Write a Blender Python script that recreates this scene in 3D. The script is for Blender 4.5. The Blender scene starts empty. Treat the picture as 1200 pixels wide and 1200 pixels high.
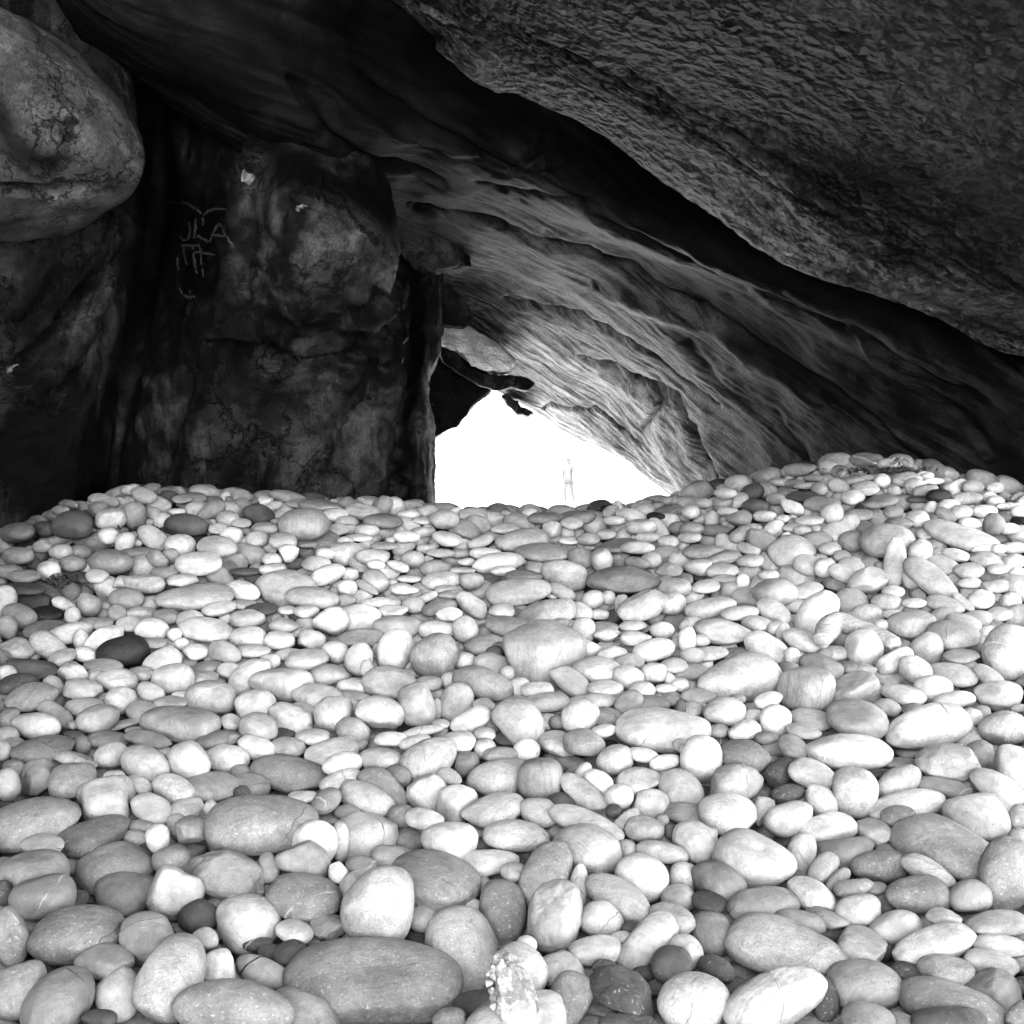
import bpy, bmesh, math, random
import numpy as np
from mathutils import Vector, Matrix, noise as mnoise
from mathutils.bvhtree import BVHTree

random.seed(7)
rng = np.random.default_rng(11)
S = bpy.context.scene
C = S.collection

# ---------------------------------------------------------------- camera, sky, sun, exposure
F = 1350.0                                   # focal length in pixels of the 1200 px wide photograph
PITCH = math.radians(2.5)                    # the camera looks slightly down
cam = bpy.data.cameras.new('camera'); cam.sensor_width = 36; cam.lens = 36 * F / 1200
cam.clip_start = 0.05; cam.clip_end = 3000
camo = bpy.data.objects.new('camera', cam); C.objects.link(camo)
camo.location = (0, 0, 0); camo.rotation_euler = (math.radians(90) - PITCH, 0, 0)
S.camera = camo

SUN_EL, SUN_AZ = math.radians(40), math.radians(24)      # sun beyond the far opening, to the right; the near side of the cave is lit by open sky
w = bpy.data.worlds.new('World'); S.world = w; w.use_nodes = True
nt = w.node_tree; nt.nodes.clear()
sky = nt.nodes.new('ShaderNodeTexSky'); sky.sky_type = 'NISHITA'; sky.sun_disc = False
sky.sun_elevation = SUN_EL; sky.sun_rotation = SUN_AZ
bw = nt.nodes.new('ShaderNodeRGBToBW'); bg = nt.nodes.new('ShaderNodeBackground'); wo = nt.nodes.new('ShaderNodeOutputWorld')
bg.inputs[1].default_value = 0.15
nt.links.new(sky.outputs[0], bw.inputs[0]); nt.links.new(bw.outputs[0], bg.inputs[0]); nt.links.new(bg.outputs[0], wo.inputs[0])
sl = bpy.data.lights.new('sun', 'SUN'); sl.energy = 4.0; sl.angle = math.radians(2); sl.color = (1, 1, 1)
so = bpy.data.objects.new('sun', sl); C.objects.link(so)
to_sun = Vector((math.sin(SUN_AZ) * math.cos(SUN_EL), math.cos(SUN_AZ) * math.cos(SUN_EL), math.sin(SUN_EL)))
so.rotation_euler = to_sun.to_track_quat('Z', 'Y').to_euler()
so.location = to_sun * 20
vs = S.view_settings; vs.view_transform = 'Standard'; vs.look = 'None'; vs.gamma = 1.0; vs.exposure = 5.2; vs.use_curve_mapping = False

# ---------------------------------------------------------------- maths helpers
CP, SP = math.cos(PITCH), math.sin(PITCH)
RC = np.array([[1, 0, 0], [0, SP, CP], [0, CP, -SP]])    # camera (x right, y up, z ahead) -> world

def at(px, py, Z):
    """world point seen at pixel (px, py) at depth Z ahead of the camera"""
    c = np.array([(px - 600) / F * Z, (600 - py) / F * Z, Z])
    return RC @ c

def to_px(P):
    c = np.asarray(P) @ RC
    return np.stack([600 + F * c[..., 0] / c[..., 2], 600 - F * c[..., 1] / c[..., 2]], -1)

_perm = rng.permutation(512)
_grad = rng.normal(size=(512, 3)); _grad /= np.linalg.norm(_grad, axis=1)[:, None]
def pn(P):
    """Perlin noise, P (n,3)"""
    P = np.asarray(P, float); i = np.floor(P).astype(int); f = P - i
    u = f * f * f * (f * (f * 6 - 15) + 10); r = 0
    for dx in (0, 1):
        for dy in (0, 1):
            for dz in (0, 1):
                h = _perm[(_perm[(_perm[(i[:, 0] + dx) & 511] + i[:, 1] + dy) & 511] + i[:, 2] + dz) & 511]
                g = _grad[h]; d = f - np.array([dx, dy, dz])
                wt = (u[:, 0] if dx else 1 - u[:, 0]) * (u[:, 1] if dy else 1 - u[:, 1]) * (u[:, 2] if dz else 1 - u[:, 2])
                r = r + wt * (g * d).sum(1)
    return r * 1.6
def fbm(P, o=4, g=0.5):
    r = 0; a = 1
    for k in range(o):
        r = r + a * pn(P + 17.3 * k); P = P * 2.03; a *= g
    return r
def ridged(P, o=4, g=0.5):
    r = 0; a = 1
    for k in range(o):
        r = r + a * (1 - 2 * np.abs(pn(P + 9.1 * k))); P = P * 2.03; a *= g
    return r

def mesh_np(name, V, Fc, smooth=True):
    me = bpy.data.meshes.new(name)
    V = np.asarray(V, np.float32); Fc = np.asarray(Fc, np.int32)
    n, k = Fc.shape
    me.vertices.add(len(V)); me.vertices.foreach_set('co', V.ravel())
    me.loops.add(n * k); me.loops.foreach_set('vertex_index', Fc.ravel())
    me.polygons.add(n); me.polygons.foreach_set('loop_start', np.arange(n, dtype=np.int32) * k)
    me.update(calc_edges=True)
    me.polygons.foreach_set('use_smooth', np.full(n, smooth, dtype=bool))
    me.validate()
    return me
def attr_f(me, name, v):
    a = me.attributes.new(name, 'FLOAT', 'POINT'); a.data.foreach_set('value', np.asarray(v, np.float32))
def attr_v(me, name, v):
    a = me.attributes.new(name, 'FLOAT_VECTOR', 'POINT'); a.data.foreach_set('vector', np.asarray(v, np.float32).ravel())

def obj(name, me, mat=None, parent=None, kind=None, label=None, cat=None, group=None):
    o = bpy.data.objects.new(name, me); C.objects.link(o)
    if mat and me: me.materials.append(mat)
    if parent: o.parent = parent
    if kind: o['kind'] = kind
    if label: o['label'] = label
    if cat: o['category'] = cat
    if group: o['group'] = group
    return o

# ---------------------------------------------------------------- materials (all grey: the photograph is black and white)
class NT:
    def __init__(s, name):
        s.m = bpy.data.materials.new(name); s.m.use_nodes = True; s.t = s.m.node_tree; s.t.nodes.clear()
        s.out = s.n('ShaderNodeOutputMaterial'); s.p = s.n('ShaderNodeBsdfPrincipled'); s.t.links.new(s.p.outputs[0], s.out.inputs[0])
    def n(s, typ, **kw):
        x = s.t.nodes.new(typ)
        for k, v in kw.items(): setattr(x, k, v)
        return x
    def link(s, a, b): s.t.links.new(a, b)
    def setin(s, sock, v):
        if hasattr(v, 'links') or isinstance(v, bpy.types.NodeSocket): s.link(v, sock)
        else: sock.default_value = v
    def math(s, op, a, b=0.0, c=0.0, clamp=False):
        x = s.n('ShaderNodeMath', operation=op, use_clamp=clamp)
        for i, v in enumerate((a, b, c)): s.setin(x.inputs[i], v)
        return x.outputs[0]
    def attr(s, name, out='Fac'):
        x = s.n('ShaderNodeAttribute', attribute_name=name); return x.outputs[out]
    def mapping(s, vec, scale=(1, 1, 1), loc=(0, 0, 0)):
        x = s.n('ShaderNodeMapping'); s.link(vec, x.inputs[0]); x.inputs['Scale'].default_value = scale; x.inputs['Location'].default_value = loc
        return x.outputs[0]
    def noise(s, vec, scale, detail=4, rough=.55, dist=0.0):
        x = s.n('ShaderNodeTexNoise'); s.link(vec, x.inputs['Vector'])
        x.inputs['Scale'].default_value = scale; x.inputs['Detail'].default_value = detail; x.inputs['Roughness'].default_value = rough; x.inputs['Distortion'].default_value = dist
        return x.outputs[0]
    def voro(s, vec, scale, feature='F1', out='Distance', rnd=1.0):
        x = s.n('ShaderNodeTexVoronoi', feature=feature); s.link(vec, x.inputs['Vector']); x.inputs['Scale'].default_value = scale; x.inputs['Randomness'].default_value = rnd
        return x.outputs[out]
    def ramp(s, v, lo, hi, a=0.0, b=1.0):
        x = s.n('ShaderNodeMapRange', clamp=True, interpolation_type='SMOOTHSTEP'); s.setin(x.inputs[0], v)
        for i, q in enumerate((lo, hi, a, b)): s.setin(x.inputs[i + 1], q)
        return x.outputs[0]
    def grey(s, v):
        x = s.n('ShaderNodeCombineColor')
        for i in range(3): s.setin(x.inputs[i], v)
        return x.outputs[0]
    def bump(s, h, strength, dist, prev=None):
        x = s.n('ShaderNodeBump'); x.inputs['Strength'].default_value = strength; x.inputs['Distance'].default_value = dist; s.link(h, x.inputs['Height'])
        if prev: s.link(prev, x.inputs['Normal'])
        return x.outputs[0]
    def base(s, v): s.link(s.grey(v), s.p.inputs['Base Color'])

def plain(name, v, rough=.8, nscale=8, amt=.2, bump=.3, bd=.01):
    m = NT(name); tc = m.n('ShaderNodeTexCoord').outputs['Object']
    n = m.noise(tc, nscale, 6, .6)
    m.base(m.math('MULTIPLY', v, m.ramp(n, .3, .7, 1 - amt, 1 + amt)))
    m.p.inputs['Roughness'].default_value = rough
    m.link(m.bump(m.noise(tc, nscale * 4, 5, .65), bump, bd), m.p.inputs['Normal'])
    return m.m

def stone_mat():
    m = NT('cobble_stone')
    tone = m.attr('tone'); lp = m.attr('lp', 'Vector')
    sep = m.n('ShaderNodeSeparateXYZ'); m.link(m.attr('feat', 'Vector'), sep.inputs[0])
    speck, band, vein = sep.outputs
    broad = m.noise(lp, 9, 4, .55)
    v = m.math('MULTIPLY', tone, m.ramp(broad, .30, .70, .74, 1.18))
    mid = m.noise(lp, 45, 5, .6)
    v = m.math('MULTIPLY', v, m.ramp(mid, .3, .7, .84, 1.12))
    grain = m.noise(lp, 190, 4, .75)
    v = m.math('MULTIPLY', v, m.math('ADD', 1.0, m.math('MULTIPLY', m.math('SUBTRACT', grain, .5), m.math('ADD', .55, m.math('MULTIPLY', speck, .8)))))
    # pale crystals
    cr = m.ramp(m.noise(m.mapping(lp, (1, 1, 1.6)), 120, 3, .6), .60, .70)
    v = m.math('ADD', v, m.math('MULTIPLY', m.math('MULTIPLY', cr, speck), .09))
    # dark flecks and pits
    pd = m.voro(lp, 85); pit = m.math('SUBTRACT', 1.0, m.ramp(pd, .06, .14)); sel = m.ramp(m.noise(lp, 26, 2, .5), .56, .66)
    pit = m.math('MULTIPLY', pit, sel)
    v = m.math('MULTIPLY', v, m.math('SUBTRACT', 1.0, m.math('MULTIPLY', pit, .38)))
    st = m.ramp(m.noise(lp, 17, 5, .72, .6), .60, .74)
    v = m.math('MULTIPLY', v, m.math('SUBTRACT', 1.0, m.math('MULTIPLY', st, .22)))
    # sediment bands
    warp = m.noise(lp, 7, 3, .5)
    s2 = m.n('ShaderNodeSeparateXYZ'); m.link(lp, s2.inputs[0])
    bz = m.math('ADD', m.math('MULTIPLY', s2.outputs[1], 75.0), m.math('MULTIPLY', warp, 4.0))
    bz = m.math('ADD', bz, m.math('MULTIPLY', s2.outputs[0], 22.0))
    bn = m.n('ShaderNodeCombineXYZ'); m.link(bz, bn.inputs[0])
    bb = m.ramp(m.noise(bn.outputs[0], 1.3, 4, .65), .35, .65)
    v = m.math('MULTIPLY', v, m.math('SUBTRACT', 1.0, m.math('MULTIPLY', m.math('MULTIPLY', bb, band), .26)))
    # quartz veins / cracks
    q = m.math('ADD', m.math('MULTIPLY', s2.outputs[0], 5.5), m.math('MULTIPLY', s2.outputs[1], 2.5))
    q = m.math('ADD', q, m.math('MULTIPLY', s2.outputs[2], -3.0)); q = m.math('ADD', q, m.math('MULTIPLY', m.noise(lp, 8, 5, .6), .35))
    fr = m.math('ABSOLUTE', m.math('SUBTRACT', m.math('FRACT', q), .5))
    wdt = m.ramp(m.noise(lp, 14, 2, .5), .38, .66, .0005, .022)
    line = m.math('SUBTRACT', 1.0, m.math('DIVIDE', fr, wdt), clamp=True)
    pv = m.math('MULTIPLY', line, m.math('MAXIMUM', vein, 0.0))
    v = m.math('ADD', v, m.math('MULTIPLY', pv, .14))
    ck = m.math('MULTIPLY', line, m.math('MAXIMUM', m.math('MULTIPLY', vein, -1.0), 0.0))
    v = m.math('MULTIPLY', v, m.math('SUBTRACT', 1.0, m.math('MULTIPLY', ck, .45)))
    m.base(v)
    m.p.inputs['Roughness'].default_value = .62
    m.p.inputs['Specular IOR Level'].default_value = .12
    h = m.math('ADD', m.math('MULTIPLY', mid, .55), m.math('MULTIPLY', grain, .22))
    h = m.math('SUBTRACT', h, m.math('MULTIPLY', pit, .5))
    h = m.math('SUBTRACT', h, m.math('MULTIPLY', ck, 1.0))
    m.link(m.bump(h, .85, .010), m.p.inputs['Normal'])
    return m.m

def rock_mat(name, lo, hi, streak=0.5, pits=0.0, fine=1.0, rough=.7):
    """cave rock; 'fc' runs along / across the flow of the strata in metres"""
    m = NT(name); fc = m.attr('fc', 'Vector'); crack = m.attr('crack'); pos = m.n('ShaderNodeTexCoord').outputs['Object']
    big = m.noise(pos, 1.3, 5, .6, .4)
    st = m.noise(m.mapping(fc, (.9, 7, 1)), 1.6, 7, .68, .15)
    st2 = m.noise(m.mapping(fc, (1.3, 18, 1)), 2.2, 7, .72, .05)
    blot = m.noise(pos, 5.5, 8, .68, .3)
    gr = m.noise(pos, 60, 5, .75)
    f = m.math('MULTIPLY', m.ramp(big, .32, .68), .5)
    f = m.math('ADD', f, m.math('MULTIPLY', m.ramp(st, .35, .65), .5 * streak))
    f = m.math('ADD', f, m.math('MULTIPLY', m.ramp(st2, .3, .7), .22 * streak))
    f = m.math('ADD', f, m.math('MULTIPLY', m.ramp(blot, .3, .7), .5 * max(1.3 - streak, .6)))
    v = m.ramp(f, .42, 1.2, lo, hi)
    v = m.math('MULTIPLY', v, m.ramp(gr, .25, .75, .45, 1.6))
    if streak > 1: v = m.math('MULTIPLY', v, m.ramp(st2, .34, .50, .62, 1.0)); v = m.math('MULTIPLY', v, m.ramp(st, .36, .5, .6, 1.0))
    fe = None
    if streak < .5 and not pits:
        wv = m.n('ShaderNodeVectorMath', operation='ADD'); nz = m.n('ShaderNodeTexNoise'); m.link(pos, nz.inputs['Vector']); nz.inputs['Scale'].default_value = 2.2; nz.inputs['Detail'].default_value = 6; nz.inputs['Roughness'].default_value = .65
        sc = m.n('ShaderNodeVectorMath', operation='SCALE'); m.link(nz.outputs['Color'], sc.inputs[0]); sc.inputs['Scale'].default_value = .9
        m.link(m.mapping(pos, (1, 1, .6)), wv.inputs[0]); m.link(sc.outputs[0], wv.inputs[1])
        e1 = m.voro(wv.outputs[0], 1.5, 'DISTANCE_TO_EDGE'); e2 = m.voro(wv.outputs[0], 4.3, 'DISTANCE_TO_EDGE')
        msk = m.ramp(m.noise(pos, 1.7, 3, .5), .42, .58)
        fe = m.math('MULTIPLY', m.ramp(e1, 0, .022), m.math('MAXIMUM', m.ramp(e2, 0, .03, .35, 1.0), msk))
        v = m.math('MULTIPLY', v, m.math('ADD', .3, m.math('MULTIPLY', fe, .7)))
    fl = m.ramp(m.noise(pos, 38, 2, .5), .74, .78)
    v = m.math('ADD', v, m.math('MULTIPLY', fl, hi * 1.2))
    v = m.math('MULTIPLY', v, m.math('SUBTRACT', 1.0, m.math('MULTIPLY', crack, .93)))
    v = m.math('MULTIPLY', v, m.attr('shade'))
    if pits:
        vv = m.mapping(pos, (19, 15, 24)); wv = m.n('ShaderNodeVectorMath', operation='ADD'); m.link(vv, wv.inputs[0])
        nz = m.n('ShaderNodeTexNoise'); m.link(vv, nz.inputs['Vector']); nz.inputs['Scale'].default_value = .8; nz.inputs['Detail'].default_value = 3
        sc = m.n('ShaderNodeVectorMath', operation='SCALE'); m.link(nz.outputs['Color'], sc.inputs[0]); sc.inputs['Scale'].default_value = .7
        m.link(sc.outputs[0], wv.inputs[1])
        p1 = m.voro(wv.outputs[0], 1.0, 'SMOOTH_F1'); p2 = m.voro(wv.outputs[0], 2.3, 'SMOOTH_F1')
        pm = m.ramp(m.noise(fc, 1.3, 3, .6), .35, .65, .4, 1.0)
        ph = m.math('MULTIPLY', m.math('ADD', p1, m.math('MULTIPLY', p2, .4)), pm)
        v = m.math('MULTIPLY', v, m.ramp(ph, .25, .85, .45, 1.9))  # pits darkened and crests brightened in the colour to paint relief shade
    m.base(v)
    m.p.inputs['Roughness'].default_value = rough; m.p.inputs['Specular IOR Level'].default_value = .06
    n1 = m.bump(m.math('ADD', st, m.math('MULTIPLY', st2, .8)), .38 * streak, .06 * fine)
    n2 = m.bump(m.math('ADD', m.math('MULTIPLY', blot, .8), m.math('MULTIPLY', gr, .22)), .95, .05 * fine, n1)
    if fe: n2 = m.bump(fe, .8, .03, n2)
    if pits: n2 = m.bump(ph, 1.0, .10 * pits, n2)
    m.link(n2, m.p.inputs['Normal'])
    return m.m

M_stone = stone_mat()
M_slab = rock_mat('pitted_ceiling_rock', .0015, .021, .25, 1.0, .3)
M_vault = rock_mat('striated_rock', .0006, .040, 1.1, 0.0, .45)
M_wall = rock_mat('dark_wall_rock', .0018, .027, .30, 0, .7)
M_boulder = rock_mat('grey_outcrop_rock', .018, .055, .1, 0, .5)
M_hang = rock_mat('dark_hanging_rock', .002, .035, .3)
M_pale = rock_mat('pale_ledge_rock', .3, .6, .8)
# ---------------------------------------------------------------- the cobbles read off the beach
# cx cy half-length half-height tilt tone[features]; tone w l m d k ; features: s speckled, b banded, v veined,
# o spotted, x angular, q squarish, p pear-shaped, c cracked ; each block: origin x y, scale
TR = {
'A': (0, 860, 3.0, """
160 50 110 45 10 ms;50 38 45 25 0 l;290 40 32 35 0 mo;380 20 75 30 0 m;520 20 80 28 -10 m;770 20 80 30 10 m;900 50 65 38 -15 w;915 10 50 20 0 w;1015 50 60 35 0 l;1100 10 60 28 0 l;1160 66 96 42 17 w
260 90 80 28 -10 ls;390 75 60 45 15 w;510 110 85 65 -20 l;662 98 70 68 0 w;800 88 75 48 -5 w;1008 140 135 62 -8 ms;55 120 45 30 0 m;138 158 72 60 30 l;25 180 45 52 0 l;258 165 87 62 15 ls;400 155 37 27 0 w
485 180 48 30 -20 w;610 195 72 50 -20 w;745 185 92 48 5 l;885 185 65 42 0 m;110 318 180 88 14 ls;372 248 82 76 40 wq;320 215 50 45 0 w;430 200 45 50 0 l;530 262 72 50 -20 w;650 265 62 38 15 w;740 262 25 30 0 l
335 355 128 58 20 ms;500 325 45 22 0 m;475 365 42 28 -5 lo;555 368 42 52 0 w;675 340 65 48 20 m;625 325 40 45 30 l;922 318 192 100 4 ms;1148 237 55 38 35 m;1065 220 50 20 0 w;150 390 72 38 0 w;120 485 121 70 8 lb
270 460 40 35 0 w;405 480 132 90 8 ls;435 556 112 74 5 m;600 443 66 55 10 ms;150 575 118 72 14 m;605 560 98 96 35 lxc;785 492 142 85 -18 mxv;945 470 35 55 8 m;1110 385 76 82 -40 w;1070 450 87 70 -10 l;1195 380 32 70 0 w
1066 573 129 83 -5 msv;1190 490 35 45 0 w;703 641 74 56 10 d;871 662 105 97 0 w;272 704 168 97 12 ms;521 722 99 94 -15 m;722 722 45 38 0 l;38 712 66 106 0 ls;368 797 96 58 3 l;600 856 168 112 64 ls;768 825 56 66 0 w
1035 695 62 42 -10 w;1150 680 65 45 -5 m;920 838 97 50 -22 lc;1020 770 60 42 20 d;62 900 112 84 50 lo;205 937 145 97 42 mc;415 920 95 78 75 w;822 965 210 100 -3 ms;640 975 40 30 0 d;330 955 45 40 0 d;350 1000 60 30 0 d
20 465 40 30 0 m;15 560 30 45 0 d;905 740 55 24 0 d;705 370 40 20 0 d;930 545 35 30 0 m;845 130 35 25 0 m;10 60 30 35 0 l;850 210 30 30 0 d"""),
'B': (300, 860, 3.0, """
410 869 306 152 -2 ms;305 105 66 38 12 w;435 90 75 42 -5 l;612 88 106 70 28 lb;475 22 58 28 0 w;560 30 55 25 15 w;715 25 55 35 0 w;805 55 38 38 0 l;860 75 60 28 0 m;915 15 75 25 0 l;950 60 48 42 0 w;1060 35 68 42 -10 w;1150 35 66 45 -10 ms
305 170 75 40 18 w;448 187 96 54 -32 mso;385 230 98 55 -25 l;377 362 113 84 15 wc;602 207 66 70 30 w;500 150 45 38 -20 m;705 247 66 60 20 wq;680 150 45 26 -20 ls;740 110 45 45 0 m;860 156 108 66 12 ls;1001 156 77 78 0 mv
838 269 109 55 14 w;590 300 65 35 -8 w;508 290 48 42 0 m;676 376 96 68 -5 wp;530 372 56 40 -10 m;916 357 115 56 -5 lo;1000 278 68 48 -20 w;823 452 101 44 6 wp;478 432 72 40 0 l;620 514 158 95 -10 ms;448 588 142 118 58 lsp
298 497 42 45 0 ws;365 530 66 54 28 l;370 460 55 30 0 m;590 648 58 47 0 l;722 758 158 124 -72 ls;868 621 114 78 -85 m;905 490 45 34 0 w;1022 492 122 80 68 ms;1132 545 88 34 82 w;1048 650 121 93 80 lx;790 535 50 35 0 l;930 835 100 88 -60 l
760 953 66 50 0 d;680 1003 58 42 0 ms;1076 835 80 66 -25 wc;970 735 38 30 0 lo;810 1003 50 30 0 d;770 605 40 22 -20 w;880 745 30 22 0 d;320 275 45 28 0 m;60 770 55 30 0 d"""),
'C': (600, 860, 3.53, """
782 106 85 90 10 w;430 112 76 60 20 lo;540 88 70 30 -10 w;635 118 62 32 12 w;955 92 105 66 -10 ms;915 205 118 78 12 lx;892 338 118 85 -8 ws;290 247 116 52 -38 l;363 203 68 44 -38 w;522 192 87 50 0 w;443 260 56 50 20 w
575 290 76 60 -5 w;697 231 92 74 -35 l;728 336 100 45 -14 l;467 360 70 28 42 w;547 394 82 50 -5 lo;620 365 30 35 0 m;655 405 22 35 0 d;757 446 98 78 -35 wc;822 410 30 25 0 w;300 300 62 28 0 w;310 372 158 52 -22 w;312 486 132 104 -18 lb
475 472 46 36 0 l;620 491 108 42 -12 wc;540 602 108 98 -25 w;440 682 146 76 -33 lb;708 600 60 68 0 wo;688 682 72 60 0 l;858 621 122 80 -32 m;817 700 75 46 -15 d;660 765 92 58 -20 l;828 826 98 82 -70 m;372 763 90 72 -8 w
560 864 152 76 48 l;345 897 108 60 3 w;455 842 42 26 0 w;715 905 76 66 -50 l;660 956 84 76 -10 d;845 970 80 48 -28 ds;232 1112 120 90 65 ms;455 1072 148 96 -30 dsx;748 1112 140 117 0 ws;475 1195 115 38 0 d;550 990 50 30 0 d
490 800 36 26 0 d;60 870 40 36 -20 w;30 525 40 22 0 d;420 320 34 28 0 d;380 960 50 26 0 d;620 250 40 25 0 m;590 560 40 30 0 m;200 290 60 45 0 d;150 760 30 40 0 m"""),
'D': (850, 860, 3.4286, """
498 72 168 66 -3 w;900 116 138 70 -5 lxc;1172 148 108 74 -62 w;1020 88 62 60 0 m;270 52 62 45 -30 m;165 15 45 25 0 m;230 162 68 60 40 dxs;350 165 96 56 -22 w;520 232 96 92 -60 l;696 196 94 62 28 l;252 240 66 36 12 ds;384 268 76 52 -48 w
153 308 62 42 72 l;258 339 97 64 18 w;418 379 106 52 14 wq;732 290 152 64 12 w;868 216 122 38 -10 l;1085 211 118 58 -30 w;1078 285 98 36 -28 w;1012 336 134 86 -18 w;595 396 76 52 -35 w;1182 335 42 48 0 l;1178 420 40 40 0 l
901 465 222 112 -22 ls;482 470 122 66 0 m;302 484 90 58 72 l;672 478 68 30 -10 l;394 543 72 48 52 l;450 588 62 30 42 m;620 533 115 66 4 ms;810 550 118 46 -30 w;769 645 128 76 -5 ms;979 656 88 69 -3 l;113 510 160 108 -12 lp
515 617 75 35 10 m;285 568 42 25 0 m;352 649 106 56 -28 w;157 691 140 74 6 m;541 711 92 72 8 l;300 753 104 40 -12 m;408 742 92 34 -25 l;243 864 242 112 -14 lsp;542 855 116 76 -25 l;684 781 105 71 8 w;839 852 160 76 14 l;878 736 72 36 -12 w
1095 760 132 50 0 l;1105 851 112 46 -5 w;1070 927 112 54 -18 w;890 954 108 66 -10 m;730 962 72 42 -22 ds;560 1012 148 98 -8 l;198 1065 206 112 22 wb;388 1060 95 62 -70 d;1088 1048 110 90 -15 m;898 1095 220 96 -18 ms;900 1160 150 62 -3 d
572 1152 108 66 -15 m;640 875 36 42 0 d;1188 1130 60 50 30 m;1135 572 120 144 0 ms;1185 1012 40 34 0 m;620 160 60 20 0 d;695 330 70 40 0 m;700 115 70 20 0 m;300 990 50 20 0 d;930 700 40 22 0 d;600 620 50 25 0 m"""),
'E': (0, 560, 3.0, """
60 192 60 35 5 ms;260 165 70 46 0 d;365 82 55 26 -10 l;348 112 35 28 0 m;385 146 55 38 8 l;470 132 45 45 0 m;505 62 46 28 -15 l;650 168 75 39 -5 d;910 127 52 32 -10 d;1068 163 86 56 0 lbs;1010 67 62 20 -12 m;815 202 38 28 0 w
765 243 68 36 -3 l;698 302 80 39 5 w;390 298 72 42 -3 ms;555 282 42 30 -15 m;215 260 40 28 0 l;65 275 55 30 0 m;170 326 42 35 0 w;385 205 35 28 0 w;440 225 38 32 50 w;75 392 80 24 0 d;510 375 70 32 -5 lx;575 340 48 28 0 m
684 420 135 45 5 ls;447 427 61 38 0 m;315 447 42 44 0 mx;852 397 62 35 -10 wo;1010 388 102 62 -5 l;1095 422 93 40 -5 lo;860 330 55 14 0 d;165 478 56 26 0 k;65 485 60 40 -15 m;22 527 40 45 0 m;160 532 74 32 8 m;250 545 80 35 15 w
500 475 55 22 0 l;410 480 35 32 0 m;585 488 52 28 0 m;535 531 58 36 -5 w;670 500 50 35 0 l;728 535 98 42 -5 w;875 564 65 39 0 w;988 573 53 33 0 w;1162 505 66 52 5 w;1090 567 50 42 0 w;1178 612 45 38 -10 w;365 566 74 38 28 w
435 613 92 58 8 k;65 596 60 38 -8 l;176 596 74 44 -35 l;285 570 30 38 0 l;572 650 68 48 25 w;608 706 72 50 8 w;790 616 58 38 -20 lx;890 608 62 22 0 w;688 612 45 28 0 w;1080 640 75 35 5 w;986 724 110 57 -5 wp;880 695 86 48 38 w
747 776 88 60 -2 l;900 800 72 54 12 w;415 712 68 39 0 w;425 785 58 48 10 w;530 756 52 34 -22 l;285 742 73 35 -5 w;105 772 92 46 12 l;360 662 66 26 0 l;256 687 54 44 -20 lx;120 668 92 38 -10 dx;60 725 70 34 12 d;25 687 35 28 0 w
122 872 83 47 -5 w;198 832 68 34 -32 l;350 848 76 48 18 l;302 808 66 36 0 l;636 865 132 57 -3 mso;770 908 82 45 12 m;911 883 62 52 0 lc;1016 848 80 48 -12 wx;1108 900 70 34 -5 wo;1118 770 90 48 -10 w;1172 828 66 58 30 w
1150 692 66 38 0 l;730 665 50 22 10 m;810 682 45 32 0 w;710 705 55 30 0 l;38 850 50 42 0 m;20 905 48 32 0 l;498 820 55 35 0 l;340 512 60 20 0 l;930 176 45 20 0 l;1015 264 36 30 0 w;955 286 35 22 0 w;1110 302 50 28 0 w
1145 266 35 20 0 w;960 322 48 22 5 w;1152 340 62 32 20 w;280 263 38 25 0 m;255 300 45 28 0 m;340 345 40 25 0 l;640 360 55 22 5 w;430 367 35 22 0 w;600 275 30 25 0 m;1130 100 72 22 -5 ms;1000 222 50 28 0 l;905 212 40 30 0 l
575 155 34 30 0 w;485 267 60 22 0 m;680 70 50 18 0 m;855 65 34 22 0 l;770 180 35 20 0 w;150 240 35 22 0 l;30 330 45 25 0 m;85 345 55 22 0 m;290 350 55 20 0 d;770 460 60 25 12 w;850 445 50 16 0 l;920 460 55 22 0 d;1010 465 32 15 0 w
1075 470 42 22 0 w;870 495 60 30 5 l;1000 520 50 25 0 l;255 485 28 32 0 l;225 445 45 22 -20 w;455 515 45 25 0 w;612 550 25 22 0 w;540 580 50 18 0 l;640 585 25 22 0 w;950 645 35 25 0 w;1010 620 45 22 10 w;220 630 50 26 20 l
300 620 42 26 -15 wo;335 700 30 25 0 w;190 730 40 30 -40 l;500 690 45 25 0 l;600 790 55 22 0 l;640 775 40 25 0 w;810 860 42 30 0 l;1060 820 50 28 0 w;985 900 50 20 0 d;420 870 80 14 12 w;510 890 70 18 0 l;260 870 25 18 0 l
520 155 25 15 0 l;620 120 30 14 0 w;590 50 40 15 0 m;640 75 35 15 0 l;240 95 35 18 0 l;215 115 30 18 0 w;150 180 40 28 0 d;1050 90 45 15 0 l;960 100 35 15 20 l;1180 130 45 22 0 w;1190 180 38 20 0 w;1080 235 40 16 0 m;850 160 35 16 0 w"""),
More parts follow.
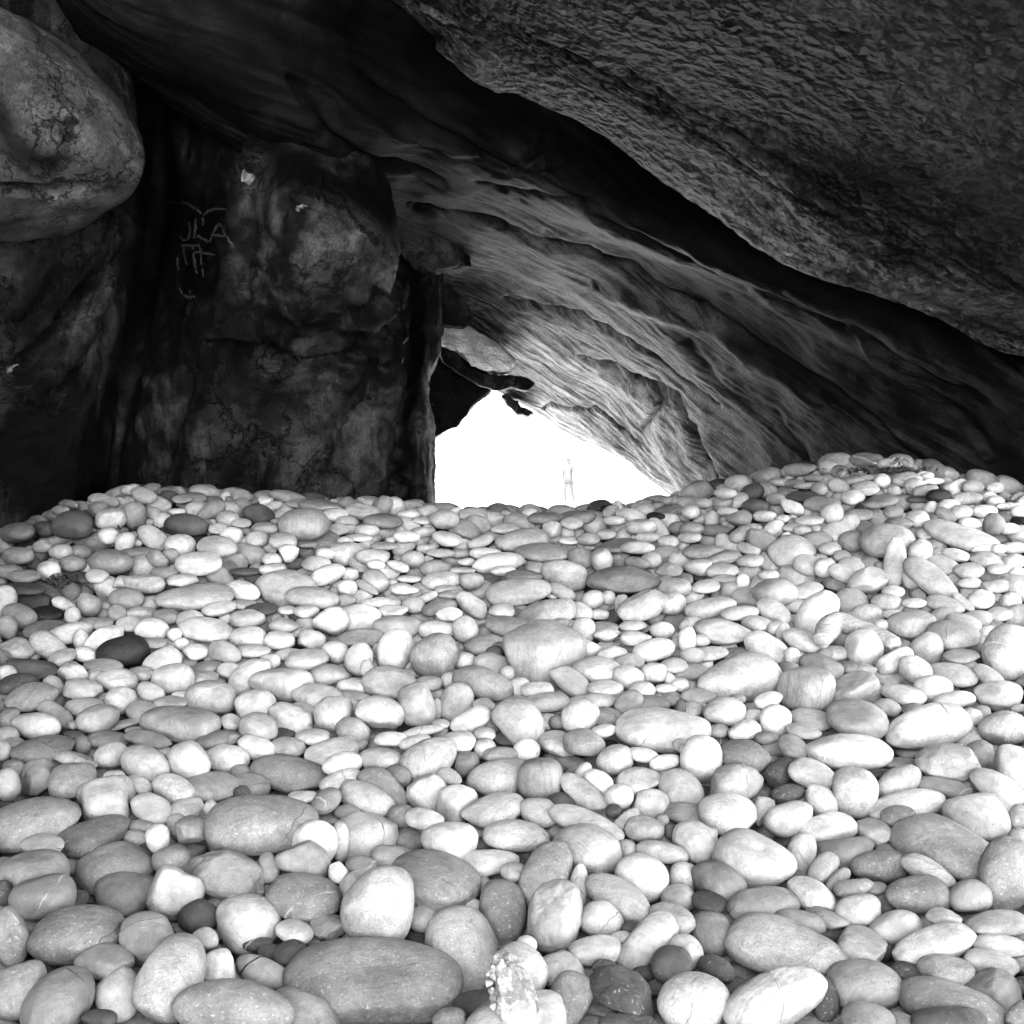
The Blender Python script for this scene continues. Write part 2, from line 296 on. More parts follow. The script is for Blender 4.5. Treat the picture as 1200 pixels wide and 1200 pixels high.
'F': (400, 560, 3.0, """
152 152 65 25 -3 m;635 219 90 38 8 ls;365 147 52 32 0 l;550 298 92 34 8 wo;710 262 94 30 -3 l;786 340 84 50 -15 lc;990 361 124 48 0 ms;845 281 48 34 -10 m;915 286 38 38 0 l;1056 450 86 48 22 lxb;623 398 113 45 8 lo;730 470 100 49 8 ls
600 528 92 36 -12 ms;705 618 130 100 10 lq;353 359 68 28 5 w;330 318 52 30 5 m;60 497 78 50 5 w;195 522 82 38 0 l;335 537 58 33 -5 w;435 535 45 45 30 w;188 607 72 60 60 wo;335 625 82 72 30 ls;60 640 58 48 75 w;176 718 92 59 -3 l
494 726 104 54 -15 ms;530 655 62 38 -15 w;505 587 68 35 5 l;802 718 78 38 -38 lxc;899 676 83 46 -8 w;1101 687 40 38 0 w;955 618 55 28 10 w;1095 607 73 40 12 w;1172 660 46 28 0 w;925 738 60 28 0 w;1010 700 50 40 0 w;1058 745 46 30 0 l
404 793 68 56 65 l;266 800 63 66 0 lqx;138 823 78 56 -3 ws;618 858 88 78 -40 lxc;712 790 88 32 5 m;838 843 65 58 25 w;458 853 72 38 25 w;1130 886 162 76 -3 w;1080 795 72 30 0 m;880 788 85 28 5 l;174 912 56 35 0 w;38 890 60 48 -12 l
935 850 52 36 -10 ms;920 890 46 22 10 w;65 563 74 32 8 l;1162 445 48 36 0 w;1050 173 53 26 0 w;808 160 38 20 0 w;825 137 62 24 0 m;715 142 60 20 0 m;930 200 35 18 0 l;870 215 40 22 0 l;1150 322 46 22 0 l;1040 245 60 22 0 w
970 240 70 22 8 m;885 427 38 30 10 w;938 422 25 25 0 w;935 552 48 22 0 w;920 524 55 20 0 l;1035 562 52 28 0 w;1025 520 48 20 0 w;1130 535 42 30 0 w;850 535 42 42 -30 l;255 287 40 32 0 l;120 275 60 28 0 wp;457 363 42 30 0 l
120 365 45 36 -20 l;140 440 70 20 0 w;180 468 50 22 0 w;255 447 42 30 0 l;380 480 45 26 0 w;460 448 64 32 -35 l;565 466 46 26 0 w;345 455 60 28 12 m;230 207 45 20 0 w;290 190 45 18 0 l;370 215 50 25 -15 w;505 266 55 20 0 w
578 180 45 18 0 w;90 185 42 22 0 l;1010 645 52 28 0 l;870 600 42 30 0 w;305 722 50 26 0 l;500 900 40 25 0 l;625 735 40 30 0 w;690 747 56 28 0 w;430 642 40 30 0 w;500 800 38 25 0 l;460 130 55 22 0 w;740 180 35 28 0 l;570 328 45 18 0 w
640 345 62 22 0 m;1162 778 42 25 0 m;1008 792 50 38 30 m;20 385 35 30 0 w;30 340 30 25 0 w;20 430 35 22 0 l;90 385 45 16 -30 l;220 390 50 20 0 w;370 395 45 18 0 w;300 420 40 16 20 w;400 410 60 16 0 l;240 355 45 14 0 w;420 325 50 12 0 l
775 400 48 22 -25 w;840 470 45 30 -20 w;905 480 35 18 0 w;985 445 25 32 0 m;1175 390 55 35 0 l;1130 360 30 20 0 m;1040 300 45 22 -10 m;1090 290 35 28 0 l;1080 210 40 18 0 w;1150 225 35 22 0 w;1180 175 30 22 0 m;1105 135 32 14 0 k
880 130 40 16 0 l;960 150 38 16 0 w;800 220 35 14 0 w;880 350 30 18 0 w;20 180 30 18 0 w;15 220 30 14 0 w;60 210 45 14 0 w;150 240 50 14 0 l;300 250 35 18 0 w;350 265 50 16 0 l;420 265 35 16 0 m;440 295 30 14 0 l;120 305 30 18 0 w
200 310 40 18 -20 w;490 225 45 20 20 l;560 240 40 14 0 w;290 150 40 14 0 l;240 130 40 18 0 w;70 120 60 28 -5 l;20 160 40 24 0 w;330 820 25 45 -10 l;580 690 28 30 0 l;610 605 35 26 0 m;560 600 30 24 0 m;90 670 24 30 0 l
130 600 20 20 0 w;45 730 55 26 -3 w;40 770 60 20 -3 l;30 820 38 40 0 w;285 890 75 18 10 w;250 920 55 26 20 l;350 865 30 16 0 l;380 710 30 28 20 l;760 860 30 25 0 m;720 855 42 28 0 w;800 640 30 20 0 w;1190 820 20 40 0 d
20 935 34 26 0 w;70 940 26 16 30 w;540 610 30 20 0 d;1190 730 34 25 0 w;1140 740 40 16 0 w;670 420 50 16 12 l;770 510 30 18 0 w"""),
'G': (800, 520, 3.0, """
412 91 57 22 3 m;515 84 35 28 0 l;555 102 32 25 -10 m;641 58 52 25 -3 m;712 73 28 20 0 l;790 78 32 16 -32 m;550 152 42 27 -28 l;640 157 50 26 0 l;700 130 30 25 0 w;790 128 50 25 0 w;820 152 40 30 0 l;885 131 35 12 0 w
855 167 45 24 10 m;900 184 42 23 0 k;1020 152 38 25 0 m;1100 157 30 20 0 l;1000 192 52 22 5 m;258 220 46 25 0 d;382 222 48 24 -28 w;425 186 58 20 0 d;490 214 64 26 -5 m;525 245 40 36 10 w;700 202 62 22 8 m;935 222 40 26 0 w;978 242 40 26 0 l
825 264 43 30 -10 w;1060 238 45 22 0 w;205 265 45 32 0 mx;150 176 36 20 0 w;75 377 73 28 5 ms;380 379 79 54 3 w;278 344 66 38 -22 mx;474 345 52 36 0 m;598 342 48 36 0 m;716 346 98 60 0 ls;746 415 87 41 87 lo;976 326 130 42 -18 wc
835 378 42 40 0 w;960 390 46 20 -15 w;1070 410 59 28 -12 l;1162 366 45 20 0 w;1168 413 40 26 0 l;1006 446 53 28 0 lo;140 402 66 26 8 l;592 428 46 28 0 wv;440 428 52 34 -12 w;500 435 38 34 0 w;652 483 70 46 22 l;320 518 75 45 -3 l
435 516 56 28 12 w;593 560 64 50 -22 lo;470 600 92 62 55 w;714 556 52 29 -3 lo;650 606 53 38 0 w;806 476 36 36 -20 w;872 478 112 46 -38 l;925 566 70 28 -14 l;985 556 46 16 -40 w;1052 546 46 32 0 w;1152 556 40 33 0 w;1100 500 52 24 0 l
816 560 42 17 0 w;738 522 40 22 0 w;321 590 64 36 -32 w;202 596 64 26 5 w;140 660 96 42 -3 lx;265 632 54 26 -10 w;100 576 86 32 10 l;806 632 80 44 3 l;956 672 90 50 -6 ls;1142 738 90 96 -15 lsv;862 716 60 56 45 lp;982 746 61 26 0 l
640 718 66 60 -40 w;422 691 71 34 -20 w;530 738 54 30 0 w;296 720 84 44 -28 w;488 786 74 42 -22 m;618 792 64 26 -5 mx;748 766 64 36 25 w;815 795 60 42 -28 w;952 810 86 38 -12 w;1072 815 58 28 -32 w;190 830 142 80 8 lsp;438 863 90 70 -5 lbq
613 868 96 60 0 lqx;879 860 65 46 3 w;782 882 76 34 -12 w;1118 882 84 54 -3 wp;55 887 55 25 0 l;305 902 50 28 15 w;148 944 72 49 0 w;610 970 112 68 -14 l;450 967 84 36 -12 w;860 996 146 74 12 wc;1128 1000 88 60 -5 ls;328 972 54 54 -35 wv
250 955 36 22 0 w;125 1010 38 24 0 l;215 1008 56 34 10 w;290 1022 38 34 0 m;380 1052 54 34 -10 m;425 1010 60 26 -10 l;715 932 52 38 0 m;805 932 42 22 0 m;950 902 72 30 5 w;1042 946 42 26 0 m;190 740 56 22 0 m;95 738 66 26 5 w
35 745 42 30 0 l;60 692 40 22 0 l;385 750 28 32 0 w;370 795 38 30 0 m;335 650 40 26 0 w;350 665 22 32 0 l;55 437 55 28 0 w;140 447 52 26 0 w;80 502 50 24 5 w;300 460 36 20 0 w;212 482 22 26 0 w;150 476 48 16 0 w;240 410 46 22 0 l
520 370 40 24 0 w;560 455 48 26 -20 w;560 395 30 20 0 l;1120 440 50 18 0 w;1010 490 45 20 0 w;1095 285 38 40 0 mx;1145 300 35 20 0 w;1040 612 52 28 0 l;985 630 60 32 -15 w;740 600 38 16 0 w;700 638 26 18 0 w;740 240 35 22 0 mo;925 250 40 20 -30 mv
600 190 40 24 0 w;560 190 35 20 0 l;290 255 40 20 0 w;350 265 30 16 0 w;330 195 35 22 0 m;445 270 50 18 0 w;390 295 40 16 0 w;420 305 30 18 0 l;250 295 30 14 0 w;160 240 35 20 0 w;100 265 25 30 0 l;30 240 32 24 0 w;20 205 40 22 0 l
60 210 40 20 0 l;110 305 60 20 0 m;200 320 40 25 30 l;30 300 45 25 0 l;25 330 40 18 0 w;230 370 40 20 -15 l;620 250 50 20 0 l;760 280 50 20 0 m;1010 280 40 20 0 w;900 380 30 16 0 l;1110 370 28 18 0 w;1180 455 30 20 0 w;1180 240 28 22 0 w
460 120 35 12 0 m;395 140 35 16 0 m;340 135 35 14 0 w;430 148 40 12 0 l;370 180 40 12 0 l;480 160 30 22 -20 mo;600 130 40 16 0 l;745 170 25 22 -20 l;650 118 25 10 0 w;835 195 50 12 0 d;1150 220 50 14 0 l;1080 190 25 20 0 w;1100 205 30 22 0 w
30 640 42 32 0 l;15 690 30 45 0 w;600 980 20 20 0 l;30 1060 60 26 0 l;1180 1080 50 16 0 m;1010 960 38 30 0 w;1180 930 30 16 0 l;190 900 30 20 0 m;65 935 30 20 0 w;30 935 40 26 0 l;1110 600 48 24 0 w;900 610 55 28 20 m"""),
}
# cobbles with something of their own to say: pixel near the centre -> how it looks
NAMED = [
 (437,1149,'the biggest cobble, a broad speckled grey one with a shallow dark dip on top'),
 (449,1056,'tall pale cone-shaped cobble leaning over the back of the biggest speckled one'),
 (507,1031,'dark speckled oval cobble behind the pale cone-shaped one'),
 (541,1113,'upright pale flattened cobble at the right end of the biggest cobble'),
 (307,966,'large dark grey wedge of a cobble with pale flecks, left of the middle'),
 (262,1024,'angular grey cobble with white vein crazing on its lower face'),
 (355,1051,'oval grey cobble with a white vein and a chipped right end'),
 (290,1081,'nearly round smooth white cobble among darker ones at front left'),
 (91,1094,'long dark grey cobble with rounded ends at the front left'),
 (200,1145,'tall pale cobble leaning to the right in the front row at left'),
 (68,1172,'grey cobble with a pale corner crossed by a thin line at bottom left'),
 (274,1181,'dark pocked cobble cut by the bottom edge, left of the biggest cobble'),
 (37,966,'big pale grey cobble running off the left edge of the view'),
 (40,1022,'layered cobble with pale and dark bands at the left edge'),
 (135,1020,'broad pale speckled cobble with a smooth grey one leaning on it'),
 (145,1045,'smooth grey teardrop cobble leaning on a speckled pale one'),
 (201,1047,'square-shouldered pale cobble with a fine crack near its base'),
 (112,978,'slim grey cobble tilted up to the right near the left edge'),
 (336,907,'long speckled grey oval cobble in the left half'),
 (124,943,'squarish white cobble leaning over its neighbours at left'),
 (426,981,'pale barrel-shaped cobble with faint ribs on its right end'),
 (504,889,'pale banded cobble tilted up to the right'),
 (587,912,'mottled pale oval cobble above the long white one'),
 (605,979,'pale oval cobble dotted with small pits'),
 (649,1077,'upright pale cobble with flaked patches on its face'),
 (641,1024,'dark speckled slab standing tilted behind the flaked pale cobble'),
 (589,1067,'smooth grey upright egg of a cobble'),
 (677,1042,'slim white sliver of a cobble wedged upright between two larger ones'),
 (688,998,'broad pale cobble with fine curved banding'),
 (753,1031,'large smooth white cobble beside the curved-band one'),
 (725,1053,'two-toned cobble, grey above and pale below, sloping down to the right'),
 (814,986,'white cobble with a short dark scratch on its face'),
 (776,999,'flat white cobble with a small crack, beside the scratched one'),
 (759,1105,'smooth pale sausage-shaped cobble tilted steeply'),
 (729,1164,'dark blotchy angular cobble at the bottom edge'),
 (812,1175,'round white pitted cobble at the bottom edge'),
 (921,1112,'big pale pear-shaped cobble at front right, fat end to the left'),
 (908,1171,'large banded white cobble in the bottom edge at right'),
 (1113,996,'large pale oval cobble with a small pit, sloping down right'),
 (883,1009,'broad pale cobble with a dark shaded hollow on top'),
 (1074,1048,'mottled cobble, dark above and white below, at right'),
 (1013,1155,'smooth pale cobble with faint spots at front right'),
 (1112,1179,'long curved grey cobble in the bottom right corner'),
 (1112,894,'pale broken cobble showing a layered split face'),
 (997,881,'long smooth white loaf-shaped cobble at right'),
 (1087,852,'large white wedge-shaped cobble with a scratch, near the right edge'),
 (1173,814,'white heart-like cobble near the right edge'),
 (1180,766,'large pale disc of a cobble cut by the right edge'),
 (863,797,'large pale three-cornered cobble in the right half'),
 (946,808,'squarish pale cobble with faint rings on its lower side'),
 (1004,809,'flat-topped boxy pale cobble beside the ringed one'),
 (635,766,'large pale round-cornered cobble in the centre, biggest in the middle distance'),
 (565,802,'dark speckled oval cobble left below the large central one'),
 (730,680,'large dark grey oval cobble in the middle distance'),
 (606,846,'angular pale cobble with a crack across its face'),
 (777,855,'large smooth white oval cobble right of the centre'),
 (667,799,'small rough fissured shell-shaped cobble beside the large central one'),
 (145,764,'black cobble lying among pale ones at left'),
 (212,848,'flat grey cobble with blotches and a level top'),
 (228,700,'long pale sausage-shaped cobble in the left distance'),
 (365,701,'pale cobble with a small round hole in it'),
 (356,614,'big banded pale cobble near the foot of the left wall'),
 (217,616,'dark oval cobble near the foot of the left wall'),
 (87,615,'dark rounded cobble at the left edge of the heap'),
 (1048,658,'pale slab standing upright against a rounded cobble'),
 (1038,635,'rounded cobble shaded by the slab that stands against it'),
 (1125,629,'long white pointed cobble sloping down right, in the right distance'),
 (927,646,'smooth white rounded cobble in the right distance'),
 (957,720,'tilted white cobble with a curved edge behind the driftwood'),
 (1013,759,'rounded white cobble in front of the driftwood'),
 (1118,744,'pale speckled cobble behind a small pointed one'),
 (1087,759,'pale cobble pointed at the top, at right'),
 (800,889.8,'white upright oval cobble right of centre'),
 (821,890,'tall white oval cobble right of the centre'),
 (853,956,'white speckled cobble just right of centre'),
 (445,673,'pale cobble'),
]
NAMED = [n for n in NAMED if len(n[2].split()) >= 4 and n[0] not in (800,)]
# ---------------------------------------------------------------- cave surfaces, lofted through guide curves
def cr(pts, n):
    """Catmull-Rom through pts (k,3), n samples by chord length"""
    P = np.asarray(pts, float); d = np.linalg.norm(np.diff(P, axis=0), axis=1) ** .5 + 1e-6
    t = np.concatenate([[0], np.cumsum(d)]); t /= t[-1]
    q = np.linspace(0, 1, n); i = np.clip(np.searchsorted(t, q, side='right') - 1, 0, len(P) - 2)
    m = np.gradient(P, t, axis=0)
    h = (t[i + 1] - t[i])[:, None]; s = ((q - t[i]) / (t[i + 1] - t[i]))[:, None]
    return (2*s**3-3*s**2+1)*P[i] + (s**3-2*s**2+s)*h*m[i] + (-2*s**3+3*s**2)*P[i+1] + (s**3-s**2)*h*m[i+1]

def loft(curves, nu, nv):
    """curves: lists of world points; returns grid (nv,nu,3)"""
    A = np.stack([cr(c, nu) for c in curves])                # k,nu,3
    cen = A.mean(1); d = np.linalg.norm(np.diff(A, axis=0), axis=2).mean(1) ** .7
    t = np.concatenate([[0], np.cumsum(d)]); t /= t[-1]
    q = np.linspace(0, 1, nv); i = np.clip(np.searchsorted(t, q, side='right') - 1, 0, len(A) - 2)
    m = np.gradient(A, t, axis=0)
    h = (t[i + 1] - t[i])[:, None, None]; s = ((q - t[i]) / (t[i + 1] - t[i]))[:, None, None]
    return (2*s**3-3*s**2+1)*A[i] + (s**3-2*s**2+s)*h*m[i] + (-2*s**3+3*s**2)*A[i+1] + (s**3-s**2)*h*m[i+1]

def grid_faces(nv, nu):
    i = np.arange(nv - 1)[:, None] * nu + np.arange(nu - 1)[None]
    return np.stack([i, i + 1, i + nu + 1, i + nu], -1).reshape(-1, 4)

def grid_normals(G):
    du = np.gradient(G, axis=1); dv = np.gradient(G, axis=0)
    n = np.cross(du, dv); n /= np.linalg.norm(n, axis=2, keepdims=True) + 1e-9
    c = -(n * G).sum(2)                                      # face the camera
    s = np.sign(c[G.shape[0] // 2, G.shape[1] // 2]); return n * (s if s else 1)

def seg_dist(P, poly):
    """distance in px from points P (n,2) to a polyline and its local width scale"""
    best = np.full(len(P), 1e9); tb = np.zeros(len(P)); L = len(poly) - 1
    for k in range(L):
        a = np.array(poly[k], float); b = np.array(poly[k + 1], float); ab = b - a
        t = np.clip(((P - a) @ ab) / (ab @ ab), 0, 1); d = np.linalg.norm(P - a - t[:, None] * ab, axis=1)
        m = d < best; best[m] = d[m]; tb[m] = (k + t[m]) / L
    return best, tb

def rock_surface(name, curves, nu, nv, mat, disp, grooves=(), **kw):
    """disp(fc, P) -> outward displacement; grooves: (pixel polyline, half width px, depth m; negative = ridge)"""
    G = loft(curves, nu, nv)
    N = grid_normals(G)
    fu = np.concatenate([np.zeros((nv, 1)), np.cumsum(np.linalg.norm(np.diff(G, axis=1), axis=2), 1)], 1)
    fv = np.concatenate([np.zeros((1, nu)), np.cumsum(np.linalg.norm(np.diff(G, axis=0), axis=2), 0)], 0)
    fv = fv.mean(1, keepdims=True) * .5 + fv * .5
    fc = np.stack([fu, fv, np.zeros_like(fu)], -1).reshape(-1, 3)
    P = G.reshape(-1, 3); Nn = N.reshape(-1, 3)
    if kw.pop('flat_fc', False): fc = np.stack([P[:, 0] * 1.1, P[:, 1] + .8 * (P[:, 2] + .5 * P[:, 0]), np.zeros(len(P))], 1)
    crack = np.zeros(len(P)); extra = np.zeros(len(P))
    if grooves:
        px = to_px(P); jit = np.stack([fbm(P * 3.1, 3), fbm(P * 3.1 + 50, 3)], 1) * 4
        for poly, wd, dep in grooves:
            d, t = seg_dist(px + jit * min(1, 6 / max(wd, 1e-3) + .3), poly)
            wl = wd * (.55 + .45 * np.sin(np.pi * np.clip(t, 0, 1)) ** .5)
            g = np.exp(-(d / wl) ** 2); extra -= g * dep
            if dep > 0: crack = np.maximum(crack, np.exp(-(d / (wl * .45)) ** 2))
    P = P + Nn * (disp(fc, P) + extra)[:, None]
    me = mesh_np(name, P, grid_faces(nv, nu))
    attr_v(me, 'fc', fc); attr_f(me, 'crack', crack)
    sh = kw.pop('shade', None)
    attr_f(me, 'shade', sh(fc, P, to_px(P)) if sh else np.ones(len(P)))
    return obj(name, me, mat, **kw)

A3 = lambda L: [at(*p) for p in L]
def slabz(x, y): return 1.70 - .50 * (x - .4) - .05 * (y - 5.4)
def row(y, xm, dz=0):
    """the underside runs up to a ragged edge just right of xm and turns up there: the cave mouth is open to the right"""
    L = [(x, y + .1 * math.sin(x * 1.7), slabz(x, y) + dz + .06 * math.sin(x * 2.1 + y)) for x in np.linspace(-2.2, xm, 7)]
    return L + [(xm + .22, y, slabz(xm, y) + dz + .12), (xm + .35, y, slabz(xm, y) + dz + .9)]
def orow(y, dz=0):
    """the underside reaches out over the viewer's head; unseen right end extended to narrow the sky light, then turns up; mouth open behind"""
    xm = 3.1 if y < 4.5 else 2.6  # out-of-view reach to the right, shaped to narrow the sky light
    L = [(x, y + .08 * math.sin(x * 2.3), slabz(x, y) + dz + .05 * math.sin(x * 2.1 + y)) for x in np.linspace(-2.2, xm, 7)]
    e = L[-1]; return L + [(e[0] + .18, e[1], e[2] + .12), (e[0] + .3, e[1], e[2] + .8)]
slab_curves = [
    A3([(395, -60, 7.0), (560, 35, 7.4), (700, 100, 7.7), (840, 180, 7.7), (960, 250, 7.5), (1070, 320, 7.2), (1200, 385, 6.8), (1340, 440, 6.6), (1400, 300, 6.6)]),
    A3([(405, -50, 6.3), (530, 30, 6.5), (612, 85, 6.5), (705, 130, 6.6), (840, 218, 6.5), (967, 285, 6.3), (1066, 340, 6.2), (1200, 402, 6.0), (1320, 455, 5.95), (1380, 330, 5.9)]),
    A3([(418, -40, 5.75), (517, 50, 5.75), (554, 83, 5.8), (600, 106, 5.85), (700, 152, 5.9), (762, 200, 5.9), (837, 247, 5.9), (900, 284, 5.85), (967, 317, 5.8), (1062, 348, 5.7), (1200, 412, 5.6), (1300, 455, 5.5), (1350, 330, 5.5)]),
    A3([(440, -30, 5.5), (542, 60, 5.4), (600, 80, 5.4), (700, 121, 5.4), (796, 176, 5.4), (900, 231, 5.4), (971, 283, 5.35), (1054, 325, 5.3), (1196, 369, 5.2), (1300, 410, 5.15), (1345, 300, 5.1)]),
    orow(4.9), orow(4.2), orow(3.4), orow(2.6), orow(2.2), orow(1.7, .02), orow(1.4, .10), orow(1.25, .35), orow(1.3, .9), orow(1.9, 1.6)]
def slab_disp(fc, P):
    return .016 * fbm(P * .6, 2) + .004 * ridged(fc * np.array([1.2, 5, 1]), 4) + .007 * fbm(P * 12, 3)
slab_gr = [([(850, 20), (1000, 120), (1110, 230), (1180, 270)], 2, .010), ([(960, 10), (1060, 110), (1140, 190)], 2, .008),
           ([(700, 60), (800, 120), (930, 190), (1100, 270)], 2, .010), ([(620, 40), (760, 110), (880, 200), (1000, 270), (1200, 350)], 3, .012),
           ([(517, 50), (554, 83), (600, 115), (700, 162), (762, 213), (837, 254), (900, 288), (967, 314), (1062, 344), (1200, 408)], 5, -.04)]
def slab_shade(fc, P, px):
    """the band along the lip is paler, with its own ragged edge"""
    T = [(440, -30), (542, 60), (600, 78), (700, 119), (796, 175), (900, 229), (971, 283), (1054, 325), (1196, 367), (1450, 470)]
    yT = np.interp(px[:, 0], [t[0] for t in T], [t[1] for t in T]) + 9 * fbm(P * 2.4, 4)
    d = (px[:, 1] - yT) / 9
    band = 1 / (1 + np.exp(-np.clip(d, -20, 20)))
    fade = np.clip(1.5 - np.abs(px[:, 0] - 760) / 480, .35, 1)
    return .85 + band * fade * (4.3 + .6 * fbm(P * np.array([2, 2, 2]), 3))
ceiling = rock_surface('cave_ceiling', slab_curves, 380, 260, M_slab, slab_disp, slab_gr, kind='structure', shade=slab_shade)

vault_curves = [
    [(-2.6, 4.6, 5.2), (-.8, 5.2, 4.6), (.4, 6.0, 3.6), (1.6, 6.6, 2.8), (3.0, 6.6, 2.0), (5.0, 6.0, 1.2)],
    A3([(20, -90, 5.6), (200, -40, 6.1), (420, 30, 6.9), (600, 100, 7.5), (760, 190, 7.6), (900, 265, 7.4), (1080, 340, 7.1), (1250, 440, 6.5), (1450, 560, 6)]),
    A3([(60, -20, 6.0), (220, 60, 6.35), (400, 120, 6.9), (580, 185, 7.4), (740, 260, 7.5), (900, 325, 7.3), (1080, 390, 6.95), (1220, 480, 6.5), (1420, 600, 6.1)]),
    A3([(100, 40, 6.5), (240, 110, 6.8), (390, 185, 7.3), (540, 225, 8.0), (700, 290, 8.3), (870, 360, 8.0), (1030, 430, 7.5), (1150, 500, 7.1), (1240, 590, 6.9), (1350, 680, 6.6)]),
    A3([(130, 70, 6.8), (290, 165, 7.2), (420, 230, 7.8), (520, 262, 8.7), (680, 335, 9.3), (830, 408, 8.8), (950, 475, 8.2), (1060, 545, 7.8), (1140, 610, 7.5), (1250, 690, 7.2)]),
    A3([(180, 110, 7.4), (330, 205, 7.7), (450, 262, 8.4), (530, 305, 9.6), (660, 375, 10.3), (780, 435, 9.8), (880, 505, 9.0), (960, 570, 8.4), (1010, 620, 8.2), (1080, 700, 8.0)]),
    A3([(260, 170, 8.2), (410, 262, 8.7), (495, 320, 9.9), (560, 372, 11.2), (650, 425, 11.8), (740, 478, 11.3), (810, 540, 10.4), (850, 590, 9.9), (870, 630, 9.8), (900, 700, 9.7)]),
    A3([(330, 220, 9.4), (450, 300, 10.6), (515, 372, 12.0), (570, 432, 12.9), (640, 472, 13.0), (705, 512, 12.5), (755, 548, 12.0), (801, 584, 11.5), (826, 625, 11.4), (850, 690, 11.4)]),
    A3([(340, 215, 10.4), (450, 290, 11.4), (525, 375, 12.8), (575, 440, 13.6), (630, 478, 13.7), (690, 512, 13.4), (750, 545, 13.0), (794, 583, 12.6), (818, 620, 12.5), (840, 690, 12.5)]),
    A3([(330, 170, 11), (450, 260, 12.2), (530, 345, 13.8), (590, 415, 14.8), (640, 455, 14.9), (700, 490, 14.7), (760, 530, 14.4), (828, 570, 14.2), (860, 620, 14.2), (880, 690, 14.2)])]
def vault_disp(fc, P):
    w = fc + np.stack([np.zeros(len(fc)), .08 * fbm(P * .5, 3), np.zeros(len(fc))], 1)
    return (.10 * fbm(P * .8, 3) + .016 * ridged(w * np.array([.28, 2.8, 1]), 4, .55) + .006 * ridged(w * np.array([.6, 11, 1]) + 40, 4, .6)
            + .007 * fbm(P * 9, 4))
vault_gr = [([(810, 395), (870, 460), (905, 480), (960, 560)], 6, .03), ([(690, 415), (740, 440), (790, 462), (815, 500), (840, 560)], 8, .16),
            ([(740, 440), (780, 470), (760, 500)], 4, .06),
            ([(335, 90), (380, 150), (440, 190), (520, 215)], 6, .10), ([(330, 80), (400, 120), (470, 160), (560, 180)], 5, -.05),
            ([(410, 70), (500, 130), (600, 190), (700, 240)], 4, .05), ([(480, 240), (560, 255), (700, 300)], 5, .08),
            ([(600, 205), (640, 165), (650, 190), (625, 200)], 5, .10), ([(690, 230), (620, 230), (560, 215)], 3, .04),
            ([(700, 250), (860, 330), (1040, 400), (1160, 470)], 5, .05), ([(640, 270), (800, 350), (980, 450), (1080, 540)], 4, .04),
            ([(590, 345), (680, 365), (750, 395), (850, 470)], 3, .05), ([(700, 330), (840, 385), (960, 470)], 8, -.06),
            ([(1000, 380), (1100, 460), (1160, 540)], 5, -.06), ([(640, 470), (700, 480), (760, 520)], 2, .04)]
def light_shade_mask(px, P, poly, wd, seed=0):  # mask that paints light and shade into the rock colour
    d, t = seg_dist(px, poly); return 1 / (1 + np.exp(np.clip((d - wd * (1 + .55 * fbm(P * 1.7 + seed, 4))) / (wd * .28), -20, 20)))
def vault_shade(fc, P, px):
    """shade painted under the lip and upper left; paler rock with painted daylight toward the mouth"""
    k = 1 - .93 * np.maximum.reduce([light_shade_mask(px, P, [(60, 10), (200, 70), (300, 150), (400, 200)], 85, 1), light_shade_mask(px, P, [(180, -30), (330, 40), (470, 120), (560, 170)], 55, 8), light_shade_mask(px, P, [(380, 20), (560, 110), (720, 215), (860, 290), (1000, 345), (1120, 380)], 38, 2),
                                    light_shade_mask(px, P, [(860, 400), (960, 440), (1060, 480)], 20, 3), light_shade_mask(px, P, [(1090, 440), (1180, 500), (1190, 560)], 26, 4),
                                    light_shade_mask(px, P, [(640, 170), (700, 220), (800, 262)], 26, 5)])
    pale = light_shade_mask(px, P, [(520, 395), (620, 440), (700, 490), (790, 575)], 62, 6)
    mid = light_shade_mask(px, P, [(520, 330), (640, 360), (740, 430), (800, 520)], 80, 7)
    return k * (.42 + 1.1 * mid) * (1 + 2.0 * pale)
vault = rock_surface('cave_vault', vault_curves, 400, 420, M_vault, vault_disp, vault_gr, kind='structure', shade=vault_shade)

